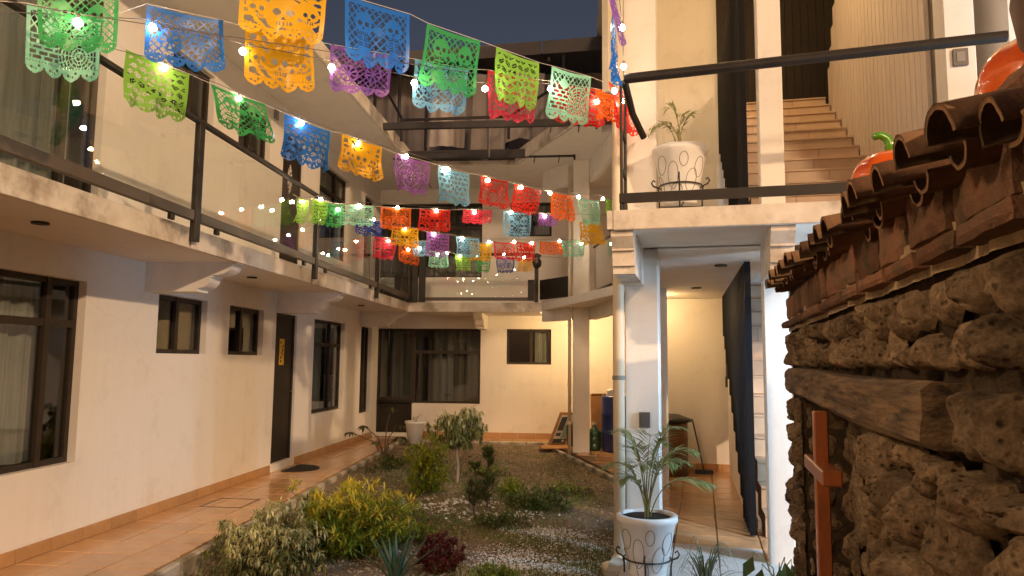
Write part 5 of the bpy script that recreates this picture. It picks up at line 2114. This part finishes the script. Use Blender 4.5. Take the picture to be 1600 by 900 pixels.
# clay roof tiles: covers and pans, each a piece
def barrel(rad0, rad1, length, th, flip):
    m_ = MB()
    n, rows = 14, 5
    for side in (0, 1):
        for j in range(rows + 1):
            s_ = j / rows
            rr = rad0 + (rad1 - rad0) * s_ - side * th
            for i in range(n + 1):
                a = math.pi * i / n
                w_ = 1 + .07 * mnoise.noise(Vector((i * .7, j * 1.3, rad0 * 50)))
                y = rr * math.cos(a) * w_
                z = rr * math.sin(a) * (.8 if flip else 1.0) * w_
                m_.v.append((s_ * length, y, -z if flip else z))
    o = (rows + 1) * (n + 1)
    for j in range(rows):
        for i in range(n):
            a = j * (n + 1) + i
            m_.f.append((a, a + 1, a + n + 2, a + n + 1))
            m_.f.append((o + a, o + a + n + 1, o + a + n + 2, o + a + 1))
    for i in range(n):
        for r_ in (0, rows):
            a = r_ * (n + 1) + i
            m_.f.append((a, o + a, o + a + 1, a + 1))
    for j in range(rows):
        for i in (0, n):
            a = j * (n + 1) + i
            m_.f.append((a, a + n + 1, o + a + n + 1, o + a))
    return m_


cov_me = mesh_of('roof_tile', barrel(.046, .058, .56, .011, False), M['rooftile'], True)
pan_me = mesh_of('roof_tile', barrel(.060, .048, .54, .011, True), M['rooftile'], True)
ang_n = math.atan2(WN.y, WN.x)
uu = -.10
k_ = 0
while uu < 4.18:
    rng = np.random.default_rng(500 + k_)
    zt = 2.045 - .032 * max(0, uu) - .11 * max(0, uu - 3.45) + rng.normal(0, .006)
    tilt = .17 + rng.normal(0, .025)
    p_ = sw(uu, zt - .056 + .56 * tilt, -.43 + rng.normal(0, .016))
    inst('roof_tile', cov_me, swl, p_, (rng.normal(0, .07), tilt, ang_n + rng.normal(0, .06)))
    p_ = sw(uu + .092, zt - .050 + .50 * tilt, -.46 + rng.normal(0, .02))
    inst('roof_tile', pan_me, swl, p_, (rng.normal(0, .07), tilt, ang_n + rng.normal(0, .06)))
    uu += .184 + rng.normal(0, .007)
    k_ += 1
rng = np.random.default_rng(77)
rg = MB()
rg.prism([(-1.1, 1.93), (-.02, 1.93), (-.02, 1.95), (-.40, 2.02), (-1.1, 2.02)], sw(-.02, 0, 0), WN, EZ, WU * 4.6)
part('tile_bed', rg, M['mortar'], swl)

# ------------------------------------------------------------------ wooden cross standing in the niche
cr = empty('wooden_cross', sw(2.3, .2, .12), 'plain varnished wooden cross standing in front of the wall niche', 'cross')
q = MB()
ch = .018


def cbox(mb_, u0, u1, z0, z1, o0, o1):
    c_ = MB()
    c_.bbox(u0, u1, o0, o1, z0, z1, .004)
    mb_.add([sw(p[0], p[2], p[1]) for p in c_.v], c_.f)
    return mb_


part('upright', cbox(MB(), 2.222, 2.268, .20, 1.342, .105, .150), M['crosswood'], cr)
part('crossbar', cbox(MB(), 2.03, 2.47, 1.125, 1.172, .098, .157), M['crosswood'], cr)


# ------------------------------------------------------------------ glazed pumpkins and clay jar on the coping
def pumpkin(c, r, label):
    t = empty('ceramic_pumpkin', c, label, 'ceramic pumpkin', 'glazed ceramic pumpkins')
    q_ = MB()
    pr = [(max(.001, r * math.sin(a) ** .85), r * .82 * (1 - math.cos(a))) for a in np.linspace(0.02, math.pi - .02, 20)]
    q_.lathe(pr, 56, c, lambda a, z: 1 + .045 * abs(math.sin(a * 4.5)) )
    part('body', q_, M['pumpkin'], t, True)
    q_ = MB()
    top = Vector(c) + Vector((0, 0, r * 1.60))
    q_.tube([top, top + Vector((0, 0, r * .25)), top + Vector((-r * .08, 0, r * .42)), top + Vector((-r * .25, 0, r * .52)), top + Vector((-r * .44, .0, r * .46))], r * .15, 12, r * .10)
    part('stem', q_, M['stem'], t, True)


pumpkin((1.075, 2.56, 2.035), .125, 'orange glazed ceramic pumpkin with a green stem, farther along the tile coping')
pumpkin((.955, 1.52, 1.975), .125, 'orange glazed ceramic pumpkin beside the big dark clay jar on the coping')
t = empty('clay_jar', (.915, 1.29, 2.0), 'big round brown clay jar at the near end of the tile coping', 'jar')
q = MB()
q.lathe([(.001, 0), (.06, 0), (.10, .03), (.130, .09), (.140, .16), (.13, .23), (.09, .29), (.07, .31), (.085, .34), (.07, .34), (.06, .31)], 64, (.915, 1.29, 2.0))
part('jar_body', q, M['clay'], t, True)

# ================================================================== PAPEL PICADO
def dist_seg(x, y, ax, ay, bx, by):
    t = np.clip(((x - ax) * (bx - ax) + (y - ay) * (by - ay)) / ((bx - ax) ** 2 + (by - ay) ** 2), 0, 1)
    return np.hypot(x - ax - t * (bx - ax), y - ay - t * (by - ay))


def skull(x, y, cx, cy, r):
    """solid head with eye, nose and teeth cuts; returns (solid, cut)"""
    X, Y = (x - cx) / r, (y - cy) / r
    head = (X ** 2 + (Y * .92 + .12) ** 2 < 1) | ((abs(X) < .55) & (Y > .3) & (Y < 1.15))
    cut = (np.hypot(abs(X) - .40, Y + .05) < .25) | ((abs(X) < .13 - (Y - .50) * -.25) & (Y > .28) & (Y < .50) & (abs(X) < .16))
    cut |= (Y > .66) & (Y < .96) & (abs(X) < .5) & ((np.mod(X * 5, 1) < .42))
    return head, cut


def design(k, nx, ny):
    """True where the plastic film is kept (x across, y down)"""
    y, x = np.meshgrid((np.arange(ny) + .5) / ny, (np.arange(nx) + .5) / nx, indexing='ij')
    nsc = 4
    sc = np.abs(np.sin(math.pi * nsc * x))
    bottom = .86 + .135 * sc ** .6
    inside_ = y < bottom
    a, b_ = x * 9.5 + y * 7.5, x * 9.5 - y * 7.5
    lat = (np.abs(a - np.round(a)) < .12) | (np.abs(b_ - np.round(b_)) < .12)
    keep = lat.copy()
    if k == 0:                                   # two figures over a lattice
        for cx in (.28, .74):
            s_, c_ = skull(x, y * .8, cx, .28, .13)
            body = (np.abs(x - cx) < .06 + .10 * (y - .42)) & (y > .44) & (y < .80)
            ribs = (np.abs(x - cx) < .09) & (y > .50) & (y < .72) & (np.mod(y * 22, 1) < .4) & (np.abs(x - cx) > .015)
            arm = dist_seg(x, y, cx - .10, .60, cx + .12, .48) < .022
            keep = (keep | s_ | body | arm) & ~c_ & ~ribs
        keep |= (np.abs(x - .52) + np.abs(y - .40) < .09)
    elif k == 1:                                 # row of skulls between leaf cuts
        sw_ = np.sin(x * 19 + 3 * np.sin(y * 11)) * np.sin(y * 21 + 2 * np.sin(x * 13))
        keep = sw_ < .34
        for cx, r in ((.20, .13), (.5, .19), (.80, .13)):
            s_, c_ = skull(x, y * .8, cx, .40, r)
            keep = (keep | s_) & ~c_
    elif k == 2:                                 # wheels and blossoms over a lattice
        for cx, cy, r in ((.30, .55, .15), (.70, .50, .15), (.5, .24, .12)):
            R_ = np.hypot(x - cx, (y - cy) * .8) / r
            th = np.arctan2((y - cy) * .8, x - cx)
            pet = (R_ < 1) & ~((R_ > .3) & (R_ < .82) & (np.cos(th * 8) > .15))
            keep = np.where(R_ < 1, pet, keep)
    elif k == 3:                                 # leaves
        gx_, gy_ = np.mod(x * 7 + .5 * np.mod(np.floor(y * 7), 2), 1) - .5, np.mod(y * 7, 1) - .5
        sg_ = np.where(np.mod(np.floor(x * 7 + .5 * np.mod(np.floor(y * 7), 2)) + np.floor(y * 7), 2) > 0, 1, -1)
        pa, pb = gx_ * .8 + gy_ * .6 * sg_, -gx_ * .6 * sg_ + gy_ * .8
        keep = ~((pa / .46) ** 2 + (pb / .25) ** 2 < 1) | (np.abs(pb) < .05)
        R_ = np.hypot(x - .5, (y - .46) * .8)
        keep |= (R_ < .17)
        keep &= ~((R_ < .13) & (R_ > .06) & (np.cos(np.arctan2(y - .46, x - .5) * 6) > .2))
    else:                                        # bricks and fans
        row = np.floor(y * 13)
        br = (np.mod(y * 13, 1) < .36) | (np.mod(x * 7 + .5 * np.mod(row, 2), 1) < .22)
        R_ = np.hypot(x - .72, (y - .62) * .8)
        fan = (np.mod(R_ * 22, 1) < .45) | (np.cos(np.arctan2(y - .62, x - .72) * 14) > .72)
        keep = np.where(R_ < .30, fan, np.where((x < .48) & (y > .34), br, lat))
        keep |= np.hypot(x - .32, (y - .26) * .8) < .08
    # hem, border, scallops with small holes
    edge = (y < .075) | (x < .055) | (x > .945) | (y > .80)
    keep |= edge
    px = np.abs(np.mod(x * nsc, 1) - .5) / nsc
    fanh = np.hypot(px, (y - .86) * .8)
    tha = np.arctan2(y - .86, np.mod(x * nsc, 1) - .5)
    keep &= ~((fanh > .045) & (fanh < .075) & (np.cos(tha * 9) > .25) & (y > .86))
    dd_ = np.mod(x * 24, 1) - .5
    keep &= ~((np.abs(y - .815) < .012) & (np.abs(dd_) < .25))
    return keep & inside_


DES = {}


def flag(c, TL, TR, h, k, label, nx=60, ny=46, tiltn=.04, rip=.016, group=None):
    TL, TR = Vector(TL), Vector(TR)
    if (k, nx, ny) not in DES:
        DES[(k, nx, ny)] = design(k, nx, ny)
    D = DES[(k, nx, ny)]
    ax = TR - TL
    nrm = ax.cross(Vector((0, 0, 1))).normalized()
    dn_ = (Vector((0, 0, -1)) + nrm * rng.normal(0, tiltn) + ax.normalized() * rng.normal(0, .03)).normalized()
    ph, fq = rng.random() * 6, 5 + 5 * rng.random()
    org = TL.copy()
    m_ = MB()
    idx = {}

    def V(i, j):
        q_ = idx.get((i, j))
        if q_ is None:
            u_, v_ = i / nx, j / ny
            w_ = v_ * (.3 + .7 * v_)
            off = rip * w_ * (math.sin(fq * u_ * 1.6 + ph) + .5 * math.sin(fq * 2.3 * u_ + ph * 2 + v_ * 3)) + rip * .25 * math.sin(v_ * 7 + u_ * 3 + ph)
            p_ = ax * u_ * (1 - .05 * v_ * math.sin(ph)) + dn_ * (h * v_) + nrm * off - EZ * (.012 * math.sin(math.pi * u_))
            q_ = idx[(i, j)] = len(m_.v)
            m_.v.append(tuple(p_ + org))
        return q_
    for j in range(ny):
        for i in range(nx):
            if D[j, i]:
                m_.f.append((V(i, j), V(i, j + 1), V(i + 1, j + 1), V(i + 1, j)))
    return solo('paper_flag', m_, FM[c], label, 'flag', group, True, tuple(TL))


GR = {'A': 'flags of the nearest string', 'B': 'flags of the second string', 'C': 'flags of the string sloping down to the far column', 'D': 'flags of the level middle string',
      'E': 'flags of the lower far string', 'F': 'flags of the lowest far string', 'G': 'flags bunched at the front column'}
FL = [
('A','green',(-2.488,2.928,3.197),(-2.254,3.167,3.261),.279,0,'green flag overlapping the mint one at the upper left corner'),
('A','yellow',(-1.848,3.582,3.592),(-1.494,3.944,3.668),.324,1,'topmost yellow skull flag, hanging just above the other big yellow flag'),
('A','blue',(-1.418,4.021,3.689),(-1.094,4.353,3.722),.399,0,'big blue lattice flag in front of the large purple flag'),
('A','green',(-1.0,4.448,3.705),(-.696,4.759,3.715),.40,0,'big green lattice flag with skeleton figures overlapping a sky-blue flag'),
('A','lime',(-.596,4.862,3.716),(-.304,5.16,3.717),.385,3,'lime green leaf-pattern flag overlapping the large pink flag'),
('A','mint',(-.213,5.254,3.729),(.081,5.554,3.757),.391,4,'big mint flag with brick and fan cuts hanging against the red one near the column'),
('B','mint',(-2.735,3.163,3.245),(-2.494,3.376,3.258),.348,4,'mint flag in the upper left corner, partly behind the green flag'),
('B','blue',(-2.339,3.513,3.407),(-2.044,3.775,3.43),.311,2,'blue flag before the cream upper wall, between the mint and yellow flags'),
('B','yellow',(-1.95,3.858,3.428),(-1.645,4.128,3.457),.339,1,'big yellow flag with rows of skulls, the one wholly in view on the second string'),
('B','purple',(-1.559,4.205,3.468),(-1.241,4.487,3.511),.290,2,'large purple flag with wheel cuts partly behind the big blue flag'),
('B','sky',(-1.116,4.598,3.528),(-.794,4.883,3.566),.338,2,'large sky-blue flag partly behind the big green lattice flag'),
('B','pink',(-.671,4.993,3.604),(-.336,5.29,3.642),.350,2,'large pink-red flag partly behind the lime leaf-pattern flag'),
('B','red',(-.194,5.416,3.668),(.172,5.74,3.721),.321,3,'large red flag behind the big mint flag, next to the front column'),
('C','lime',(-2.947,4.238,3.495),(-2.719,4.618,3.476),.369,3,'crumpled lime flag hanging at the left balcony handrail, under the blue wall flag'),
('C','green',(-2.637,4.755,3.459),(-2.408,5.137,3.441),.379,0,'green flag in front of the upper window between the lime and dark blue ones'),
('C','blue',(-2.315,5.292,3.423),(-2.087,5.672,3.397),.356,3,'blue leafy flag above the upper door with the oval ornament'),
('C','yellow',(-2.017,5.789,3.417),(-1.785,6.175,3.407),.317,1,'yellow flag just below the end of the left eave'),
('C','purple',(-1.699,6.319,3.395),(-1.456,6.723,3.414),.340,2,'light purple flag swinging between the yellow and sky-blue flags under the steel beam'),
('C','sky',(-1.394,6.826,3.416),(-1.152,7.231,3.436),.351,3,'sky-blue flag swinging under the dark roof panel, right of the light purple one'),
('C','red',(-1.048,7.403,3.459),(-.809,7.801,3.494),.314,0,'narrow red flag beside the swinging sky-blue flag, above the folded pink one'),
('C','red',(-.747,7.905,3.49),(-.456,8.39,3.53),.316,3,'wide red flag in front of the small upper back window'),
('C','orange',(-.363,8.545,3.55),(-.098,8.987,3.595),.342,3,'orange flag on the sloping string beside the far column'),
('C','mint',(-.034,9.094,3.602),(.247,9.562,3.654),.350,4,'pale mint flag in front of a yellow one next to the drainpipe'),
('C','lime',(.338,9.713,3.723),(.616,10.177,3.779),.250,3,'lime flag half hidden behind the drainpipe'),
('D','lime',(-3.09,7.50,3.268),(-3.035,7.684,3.277),.274,3,'narrow folded lime flag just inside the left handrail'),
('D','lime',(-3.012,7.701,3.302),(-2.853,7.817,3.29),.275,3,'lime flag with a bright bulb right of the railing post'),
('D','green',(-2.865,7.809,3.281),(-2.721,7.914,3.28),.277,0,'narrow dark green flag between the lime and mint flags at the railing post'),
('D','mint',(-2.739,7.901,3.285),(-2.43,8.128,3.301),.241,4,'mint flag on the level string in front of the left glass railing'),
('D','orange',(-2.353,8.184,3.305),(-2.038,8.414,3.328),.260,2,'orange flag on the level string in front of the wide upper back window'),
('D','red',(-1.95,8.479,3.341),(-1.623,8.718,3.372),.272,1,'red skull flag on the level string in front of the wide upper back window'),
('D','pink',(-1.472,8.829,3.402),(-1.144,9.069,3.442),.178,3,'short folded pink flag on the level string'),
('D','sky',(-1.006,9.17,3.445),(-.648,9.433,3.479),.333,0,'sky-blue lattice flag on the level string below the wide red flag'),
('D','purple',(-.557,9.499,3.483),(-.306,9.683,3.51),.163,3,'small folded purple flag behind the orange one on the sloping string'),
('E','navy',(-2.96,9.135,3.372),(-2.674,9.412,3.372),.216,3,'navy blue flag behind the end of the mint one at the left glass railing'),
('E','yellow',(-2.567,9.515,3.329),(-2.267,9.805,3.345),.260,1,'yellow flag with a bulb hanging below the orange one of the level string'),
('E','purple',(-2.169,9.9,3.316),(-1.895,10.164,3.324),.351,3,'purple flag below the red skull flag of the level string'),
('E','sky',(-1.807,10.25,3.31),(-1.516,10.531,3.319),.296,2,'sky-blue flag of the lower far string at the edge of the wide upper window'),
('E','yellow',(-1.625,10.426,3.254),(-1.344,10.698,3.278),.271,1,'yellow flag overlapping the edge of a sky-blue one before the back glass railing'),
('E','red',(-1.318,10.723,3.311),(-1.031,11.0,3.336),.278,2,'pinkish red flag in the middle of the lower far string'),
('E','red',(-.985,11.044,3.353),(-.721,11.299,3.384),.30,1,'bright red flag beside the wrapped railing post'),
('E','orange',(-.654,11.365,3.415),(-.325,11.682,3.466),.22,3,'orange flag above the wrapped railing post'),
('E','mint',(-.305,11.702,3.48),(.052,12.047,3.547),.285,4,'mint flag at the far column, last on the lower far string'),
('F','pink',(-3.081,10.417,3.349),(-2.794,10.673,3.352),.332,0,'pink flag in the corner between the two glass railings'),
('F','orange',(-2.777,10.689,3.315),(-2.51,10.927,3.262),.304,2,'orange flag below the small yellow one near the corner of the railings'),
('F','sky',(-2.604,10.843,3.35),(-2.367,11.055,3.384),.243,2,'sky-blue flag between the lower orange and purple flags'),
('F','mint',(-2.373,11.049,3.23),(-2.119,11.276,3.253),.272,4,'small mint flag hanging below the purple one at the back railing'),
('F','lime',(-2.019,11.365,3.214),(-1.799,11.562,3.232),.267,3,'small lime flag hanging before the back glass railing'),
('F','green',(-1.733,11.621,3.219),(-1.494,11.834,3.239),.262,0,'small green flag hanging before the back glass railing'),
('F','navy',(-1.406,11.912,3.239),(-1.127,12.162,3.274),.263,2,'small navy lattice flag hanging before the back glass railing'),
('F','yellow',(-1.055,12.226,3.261),(-.836,12.421,3.288),.224,3,'small yellow flag low on the farthest string near the wrapped post'),
('C','yellow',(-.01,9.9,3.44),(.30,10.3,3.50),.33,1,'yellow flag behind the pale mint one next to the drainpipe'),
('G','red',(.40,5.80,3.66),(.22,5.40,3.66),.34,0,'orange-red flag bunched against the front column, under the pink one'),
('G','pink',(.385,5.86,3.74),(.30,5.66,3.74),.36,3,'narrow pink flag bunched at the end of the landing handrail'),
('G','orange',(.31,5.60,3.60),(.12,5.45,3.62),.24,3,'orange flag tied in the bunch beside the big red flag'),
('G','blue',(.262,4.95,3.76),(.195,4.45,3.72),.34,2,'blue flag seen edge-on, hanging in the upright bunch at the front column'),
('G','purple',(.185,4.35,3.78),(.125,3.85,3.76),.36,3,'purple flag seen edge-on at the top of the upright bunch'),
]
NEAR = {'A', 'B'}
for s_, c_, tl_, tr2, h_, k_, lab in FL:
    nx, ny = (72, 56) if s_ in NEAR else ((52, 40) if s_ in 'CG' else (36, 28))
    flag(c_, tl_, tr2, h_, k_, lab, nx, ny, rng.choice([.04, .08]) if s_ in NEAR else .12, .018 if s_ in NEAR else .028, GR[s_])

# cords of the flags
ENDS = {'A': ((-3.17, 2.22, 3.05), (.385, 5.93, 3.78)), 'B': ((-3.17, 2.78, 3.12), (.39, 5.95, 3.75)), 'C': ((-3.13, 3.92, 3.50), (.70, 10.32, 3.80)),
        'D': ((-3.14, 7.48, 3.30), (.62, 10.36, 3.66)), 'E': ((-3.14, 8.96, 3.44), (.02, 12.27, 3.62)), 'F': ((-3.12, 10.38, 3.42), (-.16, 12.9, 3.40)), 'G': ((.39, 5.93, 3.74), (.10, 3.2, 3.95))}
CL = {'A': 'nearest flag cord, tied to the front column above the others', 'B': 'second flag cord, just below and behind the nearest one', 'C': 'flag cord sloping from the left railing down towards the far columns',
      'D': 'level flag cord across the middle of the courtyard', 'E': 'flag cord of the lower far row', 'F': 'lowest and farthest flag cord before the back railing', 'G': 'flag cord running from the front column towards the viewer'}
for s_ in 'ABCDEFG':
    pts = [Vector(ENDS[s_][0])]
    for r_ in sorted([f for f in FL if f[0] == s_ and not (s_ == 'C' and f[1] == 'yellow' and f[2][1] > 9) and not (s_ == 'G')], key=lambda f: f[2][1]):
        pts += [Vector(r_[2]), Vector(r_[3])]
    pts.append(Vector(ENDS[s_][1]))
    q = MB()
    q.tube(pts, .0022 if s_ in 'ABG' else .003, 5)
    solo('flag_cord', q, M['cord'], CL[s_], 'cord', 'cords of the paper flags', False, tuple(pts[0]))

# light strings with small globe bulbs
BL = {
'A': [(-2.371, 3.047, 3.066)],
'B': [(-2.315, 3.535, 3.275), (-1.959, 3.851, 3.27), (-1.558, 4.206, 3.31), (-1.124, 4.591, 3.351), (-.698, 4.968, 3.446), (-.246, 5.369, 3.589), (.12, 5.70, 3.60)],
'C': [(-2.817, 4.455, 3.453), (-2.53, 4.933, 3.409), (-2.242, 5.413, 3.379), (-1.935, 5.925, 3.362), (-1.635, 6.425, 3.388), (-1.336, 6.924, 3.396), (-1.003, 7.478, 3.422), (-.69, 8.0, 3.469), (-.385, 8.509, 3.518), (-.042, 9.08, 3.599), (.283, 9.622, 3.694)],
'D': [(-3.109, 7.63, 3.244), (-2.936, 7.756, 3.299), (-2.773, 7.876, 3.205), (-2.573, 8.022, 3.28), (-2.191, 8.302, 3.313), (-1.778, 8.605, 3.334), (-1.354, 8.915, 3.378), (-.92, 9.233, 3.44), (-.491, 9.548, 3.449)],
'E': [(-2.785, 9.305, 3.378), (-2.43, 9.648, 3.308), (-2.091, 9.975, 3.292), (-1.741, 10.314, 3.283), (-1.387, 10.656, 3.29), (-1.04, 10.991, 3.344), (-.779, 11.244, 3.364), (-.356, 11.653, 3.461), (-.001, 11.995, 3.484)],
'F': [(-2.914, 10.566, 3.295), (-2.66, 10.80, 3.20), (-2.51, 10.927, 3.242), (-2.267, 11.143, 3.172), (-2.136, 11.261, 3.22), (-1.955, 11.422, 3.191), (-1.705, 11.646, 3.244), (-1.308, 12.0, 3.306), (-.983, 12.29, 3.292)],
'G': [(.335, 5.55, 3.55), (.24, 5.2, 3.50), (.30, 5.05, 3.62), (.262, 4.6, 3.70), (.20, 4.1, 3.80)]}
LL = {'A': 'short light cable with one bulb behind the green flag at the upper left', 'B': 'light cable with round white bulbs along the second string of flags', 'C': 'light cable with bulbs along the sloping string of flags',
      'D': 'light cable with bulbs along the level middle string of flags', 'E': 'light cable with bulbs along the lower far flags', 'F': 'light cable with bulbs along the lowest, farthest flags', 'G': 'light cable with bulbs in the bunch at the front column'}
bm = MB()
bm.lathe([(.003, -.021), (.013, -.017), (.020, -.006), (.021, .002), (.016, .013), (.009, .018)], 10)
bulb_me = mesh_of('bulb', bm, M['bulb'], True)
bulb_cool = mesh_of('bulb', bm, M['bulb_cool'], True)
bs = MB()
bs.lathe([(.008, .0), (.009, .002), (.009, .022), (.005, .026)], 8)
sock_me = mesh_of('socket', bs, M['cable'])
for s_ in 'ABCDEFG':
    e0, e1 = Vector(ENDS[s_][0]), Vector(ENDS[s_][1])
    t = empty('light_string', e0, LL[s_], 'string lights', 'strings of round bulbs')
    d_ = (e1 - e0)
    nrm = Vector((d_.y, -d_.x, 0)).normalized() * (.022 if s_ != 'G' else -.01)
    if nrm.y > 0:
        nrm = -nrm
    pts = [e0 - EZ * .06]
    for i, p_ in enumerate(BL[s_]):
        p_ = Vector(p_) + nrm
        cool = (s_, i) in {('B', 0), ('C', 2), ('E', 4), ('F', 7)}
        o_ = inst('bulb', bulb_cool if cool else bulb_me, t, p_)
        s2 = bpy.data.objects.new('socket', sock_me)
        COL.objects.link(s2)
        s2.parent = o_
        s2.location = (0, 0, .0175)
        pts.append(p_ + EZ * .043)
    pts.append(e1 - EZ * .05)
    q = MB()
    q.tube(pts, .0025, 5)
    part('cable', q, M['cable'], t)
